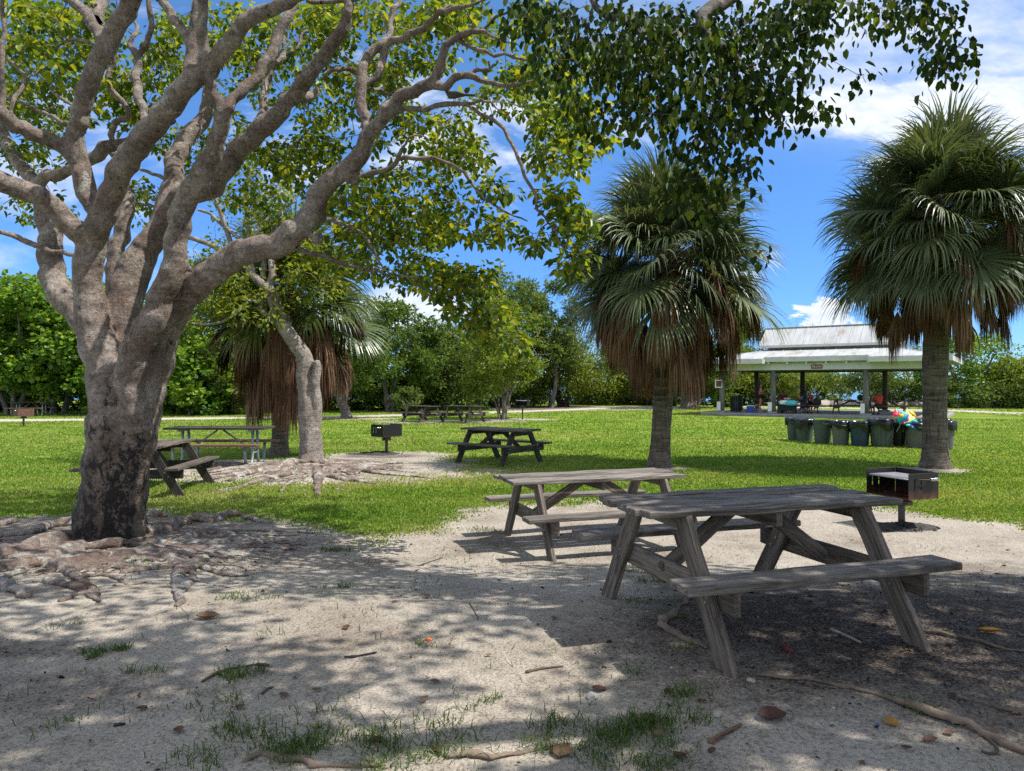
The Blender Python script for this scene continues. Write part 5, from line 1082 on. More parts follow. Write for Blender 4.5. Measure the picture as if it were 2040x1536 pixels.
wood_table('weathered wooden picnic table just behind and left of the nearest table', .846, 7.655, .319, .975, 'wood_near', 'wood_legs', 'wooden picnic tables on the sand', z=-.03, tm='wood_top')
GL = 'wooden picnic tables out on the lawn'
wood_table('dark wooden picnic table alone on the lawn left of the middle palm', -.27, 15.5, R(-38), .86, 'wood_dark', None, GL, z=-.01, tm='wood_near')
wood_table('wooden picnic table half hidden behind the big spreading trunk', -5.75, 11.35, R(95), .95, 'wood_dark', None, GL, z=0, tm='wood_near')
t6 = wood_table('left one of the distant pair of dark picnic tables', -4.15, 33.2, R(-46), .9, 'wood_dark', None, GL, z=-.02)
def retable(lb, x, y, a, grp, s=1.0): return dup(t6, (x, y, float(gz(x, y))), a, lb, grp, scale=(s, s, s))
retable('right one of the distant pair of dark picnic tables, beside the multi-stemmed tree', -2.2, 32.4, R(-34), GL)
retable('far dark picnic table in shade under the low spreading tree', (1113 - CX) / F * 56, 56, R(-20), GL)

def metal_table(label, x, y, rz, L, group):
    t = thing('metal_frame_picnic_table', label, 'picnic table', (x, y, float(gz(x, y))), rz, group)
    m = MB()
    for i in range(3): m.board((-L, -.24 + .24 * i, .75), (L, -.24 + .24 * i, .75), .232, .045)
    m.build('tabletop', M['wood_dark'], t)
    for s in (-1, 1):
        m = MB(); m.board((-L + .02, s * .62, .44), (L - .02, s * .62, .44), .25, .045); m.build('seat', M['wood_brown'], t)
    for e in (-1, 1):
        m = MB(); x_ = e * (L - .30)
        for s in (-1, 1):
            m.tube([(x_, s * .14, .73), (x_, s * .14, .45), (x_, s * .15, .20), (x_, s * .18, .09), (x_, s * .25, .035), (x_, s * .36, .02), (x_, s * .47, .04), (x_, s * .54, .10), (x_, s * .57, .2), (x_, s * .60, .42)], .030, 8)
            m.tube([(x_, s * .50, .42), (x_, s * .73, .42)], .022, 6)
        m.tube([(x_, -.34, .715), (x_, .34, .715)], .026, 6)
        m.build('leg_frame', M['steel'], t)
        m = MB(); m.tube([(x_, 0, .25), (e * .06, 0, .70)], .019, 6); m.tube([(x_, -.15, .25), (x_, .15, .25)], .02, 6); m.build('brace', M['steel'], t)
    return t
GM = 'steel-framed picnic tables'
mt = metal_table('steel-framed picnic table between the big trunk and the leaning tree', -5.93, 14.5, R(1), 1.0, GM)
dup(mt, ((62 - CX) / F * 39.5, 39.5, 0), R(2), 'steel-framed picnic table in the trees at the far left edge', GM)
dup(mt, ((1280 - CX) / F * 63, 63, 0), R(-5), 'tiny far steel-framed picnic table left of the middle palm trunk', GM)

# ================================================================== park grills
def grill(label, x, y, rz, group, z=None, h=.36, near=False, body='rust'):
    t = thing('park_grill', label, 'barbecue grill', (x, y, float(gz(x, y)) if z is None else z), rz, group)
    W, D, Hh, th = .46, .59, .30, .006          # side panels span W (x), open front at -x..  depth D along y
    # firebox: side panels at y=-D/2 (near, with handle) and y=+D/2, back panel at x=+W/2, open at x=-W/2
    m = MB(); m.box((0, 0, h + .003), (W, D, th)); m.box((W / 2, 0, h + Hh / 2), (th, D - .014, Hh), ch=.001); m.build('firebox', M[body], t)
    for s in (-1, 1):
        m = MB(); y_ = s * D / 2
        if True:   # slotted panel
            xs_ = [-W / 2, -.145, -.128, -.045, -.028, W / 2]
            for a, b_ in ((0, 1), (2, 3), (4, 5)): m.box(((xs_[a] + xs_[b_]) / 2, y_, h + Hh / 2), (xs_[b_] - xs_[a], th, Hh), ch=.001)
            for a in (1, 3):
                xm = (xs_[a] + xs_[a + 1]) / 2; w = xs_[a + 1] - xs_[a]
                m.box((xm, y_, h + .05), (w, th, .10), ch=.001); m.box((xm, y_, h + Hh - .03), (w, th, .06), ch=.001); m.box((xm, y_, h + .155), (w, th * .8, .012), ch=.001)
        m.build('side_panel', M[body], t)
    m = MB()
    for i in range(15): m.tube([(-W / 2 + .03, -D / 2 + .02 + i * (D - .04) / 14, h + .235), (W / 2 - .03, -D / 2 + .02 + i * (D - .04) / 14, h + .235)], .0085, 5, smooth=True)
    for xx in (-W / 2 + .03, 0, W / 2 - .03): m.tube([(xx, -D / 2 + .012, h + .23), (xx, D / 2 - .012, h + .23)], .008, 5)
    m.box((.02, 0, h + .243), (W * .74, D * .9, .003), ch=.0005)
    g = m.build('grate', M['grate'], t)
    for s in (-1, 1):
        m = MB(); y_ = s * (D / 2 + .012); m.tube([(-.10, y_ - s * .03, h + .235), (-.10, y_ + s * .015, h + .235), (.06, y_ + s * .02, h + .225), (.20, y_ + s * .02, h + .225)], .006, 6); g2_ = m.build('handle', M['rust_brown'], t)
        m = MB(); pts = [(.065 + k * .0016, y_ + s * .02 + .017 * math.cos(k * .9), h + .225 + .017 * math.sin(k * .9)) for k in range(72)]
        m.tube(pts, .0042, 5); m.build('coil', M['chrome'], g2_)
    m = MB(); m.box((0, 0, h - .045), (.17, .13, .09)); m.box((0, 0, h - .075), (.075, .25, .05)); m.build('swivel_base', M['iron_post'], t)
    m = MB(); m.tube([(0, 0, -.05), (0, 0, h - .02)], .038, 14, smooth=True); m.build('post', M['iron_post'], t)
    return t
def ashpile(x, y, r, label, seed):
    rs = random.Random(seed); m = MB(); n = 26; rings = 9; V = []
    z0 = float(gz(x, y))
    for i in range(rings + 1):
        u = i / rings
        for k in range(n):
            a = 6.283 * k / n; rr = r * u * (1 + .18 * math.sin(a * 3 + seed) + .1 * math.sin(a * 7)); V.append((x + rr * math.cos(a) * 1.2, y + rr * math.sin(a) * .8, z0 + (.055 * (1 - u) ** .8 * (1 + .5 * math.sin(a * 2 + seed)) + rs.gauss(0, .007)) * (1 if i < rings else 0) - (.012 if i == rings else 0)))
    fs = [(i * n + k, i * n + (k + 1) % n, (i + 1) * n + (k + 1) % n, (i + 1) * n + k) for i in range(rings) for k in range(n)]
    m.add(V, [f[::-1] for f in fs], None, True)
    for i in range(60):
        a = rs.uniform(0, 6.28); q = rs.random() ** .6; s_ = rs.uniform(.008, .022); c = Vector((x + math.cos(a) * q * r * 1.2, y + math.sin(a) * q * r * .85, z0 + .05 * (1 - q) + .01))
        d = Vector((rs.gauss(0, 1), rs.gauss(0, 1), rs.gauss(0, .4))).normalized() * s_; m.board(c - d, c + d, s_ * 1.3, s_, ch=s_ * .3)
    o = m.build('ash_pile', M['ash']); tag(o, label, 'ash pile', 'ash heaps at the grills')
GG = 'steel park grills on posts'
ga = R(20)
gx, gy = 4.50 + .94 * .23 - .35 * .295 + .02, 8.12 + .35 * .23 + .94 * .295
grill('open black steel grill with coil handle behind the nearest picnic table', gx, gy, ga, GG, z=.0, h=.37)
ashpile(gx - .02, gy - .05, .34, 'dark ash heap at the foot of the nearest grill', 2)
q = G(770, 904); grill('black steel grill right of the leaning tree, standing over a charcoal heap', q.x, q.y, R(-40), GG, h=.43)
ashpile(q.x - .25, q.y - .1, .55, 'ash and charcoal heap under the grill by the leaning tree', 5)
q = G(1041, 836); grill('small distant black grill right of the multi-stemmed tree', q.x, q.y, R(75), GG, h=.70)
q = G(47, 849); grill('rust-brown grill on the lawn at the far left', q.x, q.y, R(-35), GG, h=.42, body='rust_brown')

# ================================================================== pavilion
PA = R(-35); PO = Vector((12.07, 41.0, 0)); pu = Vector((math.cos(PA), math.sin(PA), 0)); pv = Vector((-math.sin(PA), math.cos(PA), 0))
def pw_(u, v, z=0.0): return PO + pu * u + pv * v + Vector((0, 0, z))
UL = [0, 2.86, 7.50, 10.36]; PD = 6.8; SL = .14
pav = thing('pavilion', 'open picnic pavilion with white metal double roof on wooden posts', 'pavilion', PO, PA)
m = MB(); m.box((5.0, 3.4, SL / 2 - .05), (11.9, 8.6, SL + .1), ch=.02); m.build('slab', M['concrete'], pav)
for v in (0, PD):
    for i, u in enumerate(UL):
        m = MB(); r = .15
        m.tube([(u, v, SL), (u + .01, v, 1.2), (u, v, 2.58)], [r, r * .98, r * .93], 14, noise=.01)
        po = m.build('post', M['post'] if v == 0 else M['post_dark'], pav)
        m = MB(); m.box((u, v, SL + .05), (.52, .52, .10), ch=.01); m.build('footing', M['concrete'], po)
        if v == 0:
            m = MB(); m.box((u - .12, v - .17, SL + .36), (.20, .10, .50), ch=.01); m.box((u - .12, v - .224, SL + .48), (.07, .012, .10)); m.box((u - .12, v - .224, SL + .28), (.07, .012, .10)); m.build('outlet_box', M['white'], po)
m = MB()
for v, th in ((-.17, .09), (PD + .17, .09)): m.board((-.3, v, 2.70), (10.66, v, 2.70), th, .36, ch=.006)
m.build('front_beam', M['white_paint'], pav)
m = MB()
for u in (-.1, 10.46): m.board((u, -.1, 2.68), (u, PD + .1, 2.68), .1, .30)
for u in UL[1:3]: m.board((u, .12, 2.7), (u, PD - .12, 2.7), .1, .26)
for v in (0.05, PD - .05): m.board((-.1, v, 2.53), (10.46, v, 2.53), .14, .09)
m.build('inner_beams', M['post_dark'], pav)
# rafter tails
m = MB()
for i in range(12):
    u = -.2 + i * .98
    m.board((u, -1.0 if (u < 2.3 or u > 8.0) else -.5, 2.89), (u, .6, 3.03), .07, .12)
m.build('rafters', M['white_paint'], pav)
# lower hip roof
zr = lambda v: 3.14 + .19 * (v + 1.0)     # roof surface height from eave
vi0, vi1 = 2.35, PD - 2.35
ui0, ui1 = 2.15, 8.2
hz = zr(vi0)
def slab_roof(mb, pts, th=.05, grain=None):
    P_ = [Vector(p) for p in pts]; n = (P_[1] - P_[0]).cross(P_[2] - P_[1]).normalized()
    if n.z < 0: n = -n
    a = [tuple(p) for p in P_]; b = [tuple(p - n * th) for p in P_]; k = len(P_)
    fs = [tuple(range(k)), tuple(range(k, 2 * k))[::-1]] + [(i, i + k, (i + 1) % k + k, (i + 1) % k) for i in range(k)]
    nn = (P_[1] - P_[0]).cross(P_[2] - P_[1])
    if nn.z < 0: fs = [f[::-1] for f in fs]
    mb.add(a + b, fs)
m = MB()
e0, e1, ve, vb = -1.0, 11.36, -1.0, PD + 1.0
c0, c1, vs_ = 2.55, 7.75, -.5
# front face with a stepped-back eave at the centre bay
slab_roof(m, [(e0, ve, zr(ve)), (c0, ve, zr(ve)), (c0, vi0, hz), (ui0, vi0, hz)]); slab_roof(m, [(c0, vs_, zr(vs_)), (c1, vs_, zr(vs_)), (c1, vi0, hz), (c0, vi0, hz)]); slab_roof(m, [(c1, ve, zr(ve)), (e1, ve, zr(ve)), (ui1, vi0, hz), (c1, vi0, hz)])
slab_roof(m, [(e1, ve, zr(ve)), (e1, vb, zr(ve)), (ui1, vi1, hz), (ui1, vi0, hz)]); slab_roof(m, [(e1, vb, zr(ve)), (e0, vb, zr(ve)), (ui0, vi1, hz), (ui1, vi1, hz)]); slab_roof(m, [(e0, vb, zr(ve)), (e0, ve, zr(ve)), (ui0, vi0, hz), (ui0, vi1, hz)])
lr = m.build('lower_roof', M['roof'], pav)
m = MB()   # standing seams
for i in range(14):
    u = -.75 + i * .93; v0 = ve if (u < c0 or u > c1) else vs_
    t0 = vi0
    if u < ui0: t0 = ve + (u - e0) / (ui0 - e0) * (vi0 - ve)
    if u > ui1: t0 = ve + (e1 - u) / (e1 - ui1) * (vi0 - ve)
    if t0 > v0 + .1: m.board((u, v0 + .01, zr(v0) + .012), (u, t0, zr(t0) + .012), .03, .03)
for a, b_ in (((e0, ve), (ui0, vi0)), ((e1, ve), (ui1, vi0))): m.board((a[0], a[1], zr(ve) + .012), (b_[0], b_[1], hz + .012), .09, .03)
m.build('roof_seams', M['roof'], lr)
m = MB(); fz = zr(ve) - .15
for a, b_ in (((e0, ve), (c0, ve)), ((c1, ve), (e1, ve)), ((e1, ve), (e1, vb)), ((e1, vb), (e0, vb)), ((e0, vb), (e0, ve)), ((c0, ve), (c0, vs_)), ((c1, vs_), (c1, ve))): m.board((a[0], a[1], fz), (b_[0], b_[1], fz), .04, .24, ch=.004)
m.board((c0, vs_, zr(vs_) - .15), (c1, vs_, zr(vs_) - .15), .04, .24, ch=.004)
m.build('fascia', M['white_paint'], pav)
# upper roof on a low clerestory
m = MB(); b0, b1, w0, w1, wz = 1.95, 8.35, 2.45, PD - 2.45, 3.98
m.box(((b0 + b1) / 2, (w0 + w1) / 2, (hz + wz) / 2 - .05), (b1 - b0, w1 - w0, wz - hz + .1)); m.build('clerestory', M['white_paint'], pav)
rz0, rr = 4.0, 5.09
m = MB(); a0, a1, k0, k1 = 1.55, 8.75, 1.9, PD - 1.9
slab_roof(m, [(a0, k0, rz0), (a1, k0, rz0), (a1, PD / 2, rr), (a0, PD / 2, rr)]); slab_roof(m, [(a1, k1, rz0), (a0, k1, rz0), (a0, PD / 2, rr), (a1, PD / 2, rr)])
ur = m.build('upper_roof', M['roof'], pav)
m = MB()
for i in range(13):
    u = a0 + .04 + i * (a1 - a0 - .08) / 12; m.board((u, k0 + .01, rz0 + .014), (u, PD / 2, rr + .014), .03, .03); m.board((u, k1 - .01, rz0 + .014), (u, PD / 2, rr + .014), .03, .03)
m.board((a0 - .03, PD / 2, rr + .02), (a1 + .03, PD / 2, rr + .02), .16, .04)
m.build('roof_seams', M['roof'], ur)
m = MB(); m.board((a0, k0 - .02, rz0 - .07), (a1, k0 - .02, rz0 - .07), .04, .15); m.board((a0, k1 + .02, rz0 - .07), (a1, k1 + .02, rz0 - .07), .04, .15); m.build('fascia', M['white_paint'], ur)
for u in (a0 + .16, a1 - .16):
    m = MB(); tv = [(u - .02, k0 + .1, rz0 - .02), (u - .02, k1 - .1, rz0 - .02), (u - .02, PD / 2, rr - .09)]; tv2 = [(x + .04, y, z) for x, y, z in tv]
    m.add(tv + tv2, [(0, 2, 1), (3, 4, 5), (0, 1, 4, 3), (1, 2, 5, 4), (2, 0, 3, 5)])
    m.build('gable', M['white_paint'], pav)
    m = MB(); sgn = 1 if u > 5 else -1
    for k in range(7):
        z = rz0 + .22 + k * .095; hw = (1 - (z - rz0) / (rr - rz0)) * 1.3 - .08
        if hw > .05: m.board((u + sgn * .035, PD / 2 - hw, z), (u + sgn * .035, PD / 2 + hw, z), .05, .02, up=(sgn * .6, 0, .8))
    m.build('louver', M['white'], pav)

def textmesh(s, size, mat, parent, loc, rot, name='lettering', ext=.003):
    cu = bpy.data.curves.new('txt', 'FONT'); cu.body = s; cu.size = size; cu.align_x = 'CENTER'; cu.align_y = 'CENTER'; cu.extrude = ext
    o = bpy.data.objects.new('txt', cu); COL.objects.link(o); dg = bpy.context.evaluated_depsgraph_get(); me = bpy.data.meshes.new_from_object(o.evaluated_get(dg)); bpy.data.objects.remove(o)
    me.materials.clear(); me.materials.append(mat); o = link(name, me, parent); o.location = loc; o.rotation_euler = rot; return o
sg = thing('name_sign', 'small brown name board on the pavilion front beam', 'sign', pw_(5.18, -.235, 2.68), PA)
m = MB(); m.box((0, 0, 0), (.56, .02, .21), ch=.004); m.build('board', M['brown_sign'], sg)
textmesh('PELICAN', .12, M['white'], sg, (0, -.014, 0), (R(90), 0, 0))
sg = thing('number_plate', 'tiny dark number above the brown name board', 'sign', pw_(5.10, -.225, 2.84), PA)
textmesh('11', .12, M['black_paint'], sg, (0, -.004, 0), (R(90), 0, 0))
sg = thing('rules_sign', 'white-framed notice on the leftmost pavilion post', 'sign', pw_(-.12, -.2, 1.78), PA)
m = MB(); m.box((0, 0, 0), (.42, .03, .46), ch=.004); m.build('board', M['white'], sg)
m = MB(); m.box((.02, -.018, 0), (.32, .012, .34), ch=.003); pn = m.build('panel', M['brown_sign'], sg)

GT = 'wooden picnic tables inside the pavilion'
tl = ['leftmost table in the pavilion, behind the standing woman', 'table in the pavilion where the family sits', 'table in the middle bay of the pavilion with a black bag', 'table in the right bay of the pavilion beside the man in orange']
tb = wood_table(tl[0], *pw_(2.0, 2.6)[:2], PA + R(8), 1.1, 'wood_brown', None, GT, z=SL, detail=False)
for lb, (u, v, a) in zip(tl[1:], [(3.9, 1.6, 4), (6.5, 2.2, -3), (8.2, 1.9, 3)]):
    p_ = pw_(u, v, SL); dup(tb, p_, PA + R(a), lb, GT)

# slatted trash cans, cooler, bags
def slat_can(label, u, v):
    t = thing('slatted_trash_can', label, 'trash can', pw_(u, v, SL), 0, 'black slatted trash cans in the pavilion')
    m = MB()
    for k in range(20):
        a = 6.283 * k / 20; m.board((.29 * math.cos(a), .29 * math.sin(a), .04), (.32 * math.cos(a), .32 * math.sin(a), .88), .06, .01, up=(math.cos(a), math.sin(a), 0))
    m.build('slats', M['black_paint'], t)
    m = MB(); m.lathe((0, 0, 0), [(.0, .05), (.25, .05), (.26, .84), (0, .84)], 18); m.build('liner', M['bag'], t)
    m = MB(); m.lathe((0, 0, 0), [(.27, .86), (.35, .86), (.36, .90), (.34, .93), (.27, .92), (.27, .86)], 20); m.build('rim', M['black_paint'], t)
slat_can('black slatted trash can beside the leftmost front post', .62, .55); slat_can('black slatted trash can further back at the left pavilion edge', -.05, 3.1)
ck = thing('cooler', 'blue cooler with a white lid on the pavilion floor', 'cooler', pw_(1.35, 1.0, SL), PA + R(10))
m = MB(); m.box((0, 0, .17), (.44, .30, .34), ch=.02); m.build('body', M['blue'], ck); m = MB(); m.box((0, 0, .375), (.46, .32, .07), ch=.02); m.build('lid', M['white'], ck)
def blob_mesh(name, mat, parent, size, seed, loc=(0, 0, 0), rough=.12):
    rs = random.Random(seed); bm = bmesh.new(); bmesh.ops.create_icosphere(bm, subdivisions=3, radius=1)
    for v in bm.verts:
        n_ = math.sin(v.co.x * 4 + seed) * math.cos(v.co.y * 5) + .6 * math.sin(v.co.z * 7 + v.co.x * 5)
        q = Vector([math.copysign(abs(c) ** .6, c) for c in v.co]); v.co = Vector((q.x * size[0] / 2, q.y * size[1] / 2, q.z * size[2] / 2)) * (1 + rough * n_)
        v.co += Vector(loc)
    for f in bm.faces: f.smooth = True
    me = bpy.data.meshes.new(name); bm.to_mesh(me); bm.free(); me.materials.append(M[mat]); return link(name, me, parent)
bg = thing('black_cooler_bag', 'black soft bag standing on the table in the middle bay', 'bag', pw_(7.0, 2.1, SL + .757), PA)
blob_mesh('body', 'black_cloth', bg, (.50, .28, .28), 3, (0, 0, .13), .04)
m = MB(); m.tube([(-.15, 0, .26), (-.1, 0, .34), (.1, 0, .34), (.15, 0, .26)], .012, 6); m.build('handle', M['black_cloth'], bg)
bg = thing('black_shoulder_bag', 'black bag on the bench beside the long-haired woman', 'bag', pw_(4.95, .98, SL + .46), PA)
blob_mesh('body', 'black_cloth', bg, (.42, .22, .34), 8, (0, 0, .17), .05)
wg = thing('wagon', 'black folding wagon piled with a turquoise and white towel', 'wagon', pw_(3.55, .25, SL), PA + R(5))
m = MB(); m.box((0, 0, .33), (.95, .48, .34), ch=.03); m.build('body', M['black_cloth'], wg)
for sx in (-1, 1):
    for sy in (-1, 1):
        m = MB(); m.tube([(sx * .36, sy * .25, .10), (sx * .36, sy * .30, .10)], .10, 16, smooth=False); m.build('wheel', M['black_paint'], wg)
m = MB(); m.tube([(-.46, 0, .42), (-.62, 0, .72), (-.66, 0, .80)], .015, 6); m.tube([(-.66, -.1, .80), (-.66, .1, .80)], .015, 6); m.build('handle', M['black_paint'], wg)
tw = thing('towel', 'turquoise and white patterned towel heaped on the black wagon', 'towel', pw_(3.65, .15, SL + .53), PA)
blob_mesh('cloth', 'towel', tw, (.9, .5, .28), 21, (0, 0, .05), .16); blob_mesh('white_fold', 'white', tw, (.4, .4, .2), 24, (-.25, -.08, .10), .16)
bx = thing('box', 'white takeaway box on the family table', 'box', pw_(3.25, 1.5, SL + .757), PA); m = MB(); m.box((0, 0, .035), (.34, .25, .07), ch=.01); m.board((-.16, .12, .07), (.16, .12, .07), .01, .02); m.build('body', M['white'], bx)
bx = thing('box', 'blue snack box on the family table', 'box', pw_(4.05, 1.65, SL + .757), PA); m = MB(); m.box((0, 0, .08), (.26, .14, .16), ch=.006); m.build('body', M['blue'], bx); m = MB(); m.box((0, -.072, .1), (.16, .004, .06), ch=.001); m.build('front_label', M['white'], bx)
bt_ = thing('bottle', 'orange bottle standing on the family table', 'bottle', pw_(3.8, 1.6, SL + .757), 0); m = MB(); m.lathe((0, 0, 0), [(0, 0), (.035, 0), (.037, .16), (.015, .21), (.014, .24), (0, .24)], 12); m.build('body', M['orange_cloth'], bt_)
bt_ = thing('bottle', 'white bottle on the middle table near the post', 'bottle', pw_(7.35, 2.0, SL + .757), 0); m = MB(); m.lathe((0, 0, 0), [(0, 0), (.04, 0), (.04, .16), (.018, .21), (.016, .25), (0, .25)], 12); m.build('body', M['white'], bt_)

# ================================================================== people
def skin(name, J, E_, mat, parent, sub=1):
    """J: joint -> (pos, radius or (rx,ry)); E_: edges, first joint is the root"""
    keys = list(J); ix = {k: i for i, k in enumerate(keys)}
    me = bpy.data.meshes.new(name); me.from_pydata([J[k][0] for k in keys], [(ix[a], ix[b]) for a, b in E_], []); me.update()
    o = bpy.data.objects.new(name, me); COL.objects.link(o)
    sm = o.modifiers.new('s', 'SKIN'); sm.use_smooth_shade = True
    sv = me.skin_vertices[0].data
    for i, k in enumerate(keys):
        r = J[k][1]; sv[i].radius = r if hasattr(r, '__len__') else (r, r); sv[i].use_root = (i == 0)
    ss = o.modifiers.new('u', 'SUBSURF'); ss.levels = sub; ss.render_levels = sub
    dg = bpy.context.evaluated_depsgraph_get(); dg.update()
    out = bpy.data.meshes.new_from_object(o.evaluated_get(dg)); bpy.data.objects.remove(o)
    out.name = name; out.materials.clear(); out.materials.append(mat)
    return link(name, out, parent)
def person(label, loc, rz, sit, skinm, top, bottom, hair, arms=None, long_hair=False, lean_=0.0, sleeves=True, legs_bare=True, strap=False, pony=False, bare_legs_short=True):
    """faces +x locally"""
    t = thing('person', label, 'person', loc, rz)
    pz = .50 if sit else .93; lx = lean_
    J = {'pelvis': ((0, 0, pz), (.13, .15)), 'waist': ((lx * .3, 0, pz + .16), (.105, .13)), 'chest': ((lx * .8, 0, pz + .36), (.115, .16)), 'neck0': ((lx, 0, pz + .50), .06), 'neck': ((lx * 1.05 + .01, 0, pz + .57), .05),
         'head': ((lx * 1.1 + .03, 0, pz + .66), (.085, .075)), 'crown': ((lx * 1.1 + .02, 0, pz + .735), (.075, .068))}
    E_ = [('pelvis', 'waist'), ('waist', 'chest'), ('chest', 'neck0'), ('neck0', 'neck'), ('neck', 'head'), ('head', 'crown')]
    for s, n in ((1, 'l'), (-1, 'r')):
        J['sh' + n] = ((lx * .9, s * .17, pz + .45), .052); E_.append(('chest', 'sh' + n))
        A = (arms or {}).get(n, [(.05, .21, -.27), (.10, .20, -.50)] if not sit else [(.12, .20, -.25), (.34, .12, -.24)])
        e_, w_ = A
        sh = J['sh' + n][0]
        J['el' + n] = ((sh[0] + e_[0], s * e_[1], sh[2] + e_[2]), .038); J['wr' + n] = ((sh[0] + w_[0], s * w_[1], sh[2] + w_[2]), .026)
        d = (Vector(J['wr' + n][0]) - Vector(J['el' + n][0])).normalized(); hp = Vector(J['wr' + n][0]) + d * .07
        J['pa' + n] = (tuple(hp), (.030, .018)); E_ += [('sh' + n, 'el' + n), ('el' + n, 'wr' + n), ('wr' + n, 'pa' + n)]
        for k in range(4):
            J['f%d%s' % (k, n)] = (tuple(hp + d * (.065 + .012 * (1 - abs(k - 1.3))) + Vector((0, (k - 1.5) * .02, -.012))), .009); E_.append(('pa' + n, 'f%d%s' % (k, n)))
        J['th' + n] = (tuple(hp + d * .02 + Vector((.025, -s * .03, .02))), .010); E_.append(('pa' + n, 'th' + n))
        J['hip' + n] = ((.01, s * .09, pz - .03), .085); E_.append(('pelvis', 'hip' + n))
        if sit: kn, an, ft = (.44, s * .12, pz - .02), (.40, s * .12, .09), (.54, s * .12, .03)
        else:
            st = .05 * s
            kn, an, ft = (.03 + st, s * .10, .49), (-.01 + st * 1.6, s * .10, .08), (.14 + st * 1.6, s * .11, .03)
            if arms and arms.get('kick') == n: kn, an, ft = (.02, s * .10, .50), (-.30, s * .10, .36), (-.36, s * .10, .26)
        J['kn' + n] = (kn, .058); J['an' + n] = (an, .038); J['ft' + n] = (ft, .032); E_ += [('hip' + n, 'kn' + n), ('kn' + n, 'an' + n), ('an' + n, 'ft' + n)]
    skin('body', J, E_, M[skinm], t)
    hx, _, hz_ = J['head'][0]
    m = MB(); m.tube([(hx + .08, 0, hz_ + .02), (hx + .115, 0, hz_ - .015), (hx + .08, 0, hz_ - .02)], [.008, .014, .006], 6); m.tube([(hx + .082, -.025, hz_ - .045), (hx + .088, 0, hz_ - .045), (hx + .082, .025, hz_ - .045)], .006, 5)
    for s in (-1, 1): m.tube([(hx - .01, s * .075, hz_ - .02), (hx - .015, s * .088, hz_ + .02)], .014, 6)
    m.build('face', M[skinm], t)
    K = {k: (v[0], tuple(r + .012 for r in v[1]) if hasattr(v[1], '__len__') else v[1] + .012) for k, v in J.items()}
    K['waist'] = (K['waist'][0], (.12, .145)); K['chest'] = (K['chest'][0], (.13, .175))
    KT = {k: K[k] for k in ('pelvis', 'waist', 'chest')}; KE = [('pelvis', 'waist'), ('waist', 'chest')]
    if sleeves:
        for n in 'lr':
            KT['sh' + n] = (J['sh' + n][0], .068); e_ = Vector(J['sh' + n][0]).lerp(Vector(J['el' + n][0]), .6); KT['se' + n] = (tuple(e_), .055); KE += [('chest', 'sh' + n), ('sh' + n, 'se' + n)]
        KT['nk'] = ((J['neck0'][0][0], 0, J['neck0'][0][2] - .03), .075); KE.append(('chest', 'nk'))
    skin('top', KT, KE, M[top], t)
    if not sleeves:
        m = MB()
        for s in (-1, 1): m.tube([(J['chest'][0][0] + .1, s * .07, pz + .42), (J['neck0'][0][0], s * .09, pz + .52), (J['chest'][0][0] - .1, s * .07, pz + .40)], .01, 5)
        m.build('strap', M[top], t)
    KT = {'pelvis': (J['pelvis'][0], (.145, .165))}; KE = []
    for n in 'lr':
        f = .45 if bare_legs_short else .98
        KT['hip' + n] = (J['hip' + n][0], .10); k_ = Vector(J['hip' + n][0]).lerp(Vector(J['kn' + n][0]), f); KT['kk' + n] = (tuple(k_), .086 if bare_legs_short else .07); KE += [('pelvis', 'hip' + n), ('hip' + n, 'kk' + n)]
    skin('shorts', KT, KE, M[bottom], t)
    HJ = {'h0': ((hx - .015, 0, hz_ + .075), (.092, .088)), 'h1': ((hx - .05, 0, hz_ + .02), (.075, .085))}; HE = [('h0', 'h1')]
    if long_hair: HJ['h2'] = ((hx - .085, 0, hz_ - .12), (.06, .10)); HJ['h3'] = ((hx - .10, 0, hz_ - .34), (.04, .10)); HE += [('h1', 'h2'), ('h2', 'h3')]
    if pony: HJ['h2'] = ((hx - .11, 0, hz_ + .02), .04); HJ['h3'] = ((hx - .13, 0, hz_ - .22), .035); HJ['h4'] = ((hx - .12, 0, hz_ - .36), .015); HE += [('h1', 'h2'), ('h2', 'h3'), ('h3', 'h4')]
    skin('hair', HJ, HE, M[hair], t)
    for n in 'lr':
        m = MB(); a = Vector(J['an' + n][0]); f = Vector(J['ft' + n][0]); m.tube([a + (a - f) * .3 + Vector((0, 0, -.05)), a + Vector((0, 0, -.045)), f + Vector((.02, 0, -.004)), f + (f - a).normalized() * .06], [.03, .042, .04, .018], 8, flat=.7); m.build('shoe', M['black_cloth'] if top != 'red_cloth' else M['coral'], t)
    return t
person('woman with a dark ponytail standing in a red strap top and black shorts', pw_(1.98, .75, SL), PA + R(18), False, 'skin', 'red_cloth', 'black_cloth', 'hair', arms={'l': [(.04, .20, -.22), (.20, .10, -.06)], 'r': [(.05, .20, -.24), (.22, .12, -.12)], 'kick': 'l'}, sleeves=False, pony=True)
person('person in a dark red top sitting behind the family table', pw_(2.85, 2.28, SL), PA + R(-90), True, 'skin_dark', 'maroon', 'black_cloth', 'hair', sleeves=True)
person('long-haired woman in navy sitting with her back turned', pw_(4.35, .98, SL), PA + R(75), True, 'skin', 'navy', 'navy', 'hair', long_hair=True, bare_legs_short=False)
person('man in a red shirt seated at the family table beside the long-haired woman', pw_(4.3, 2.25, SL), PA + R(-100), True, 'skin', 'orange_cloth', 'black_cloth', 'hair')
person('man in an orange-red shirt hunched at the right-hand table', pw_(7.98, 1.2, SL), PA + R(120), True, 'skin_dark', 'orange_cloth', 'black_cloth', 'hair', lean_=.10)

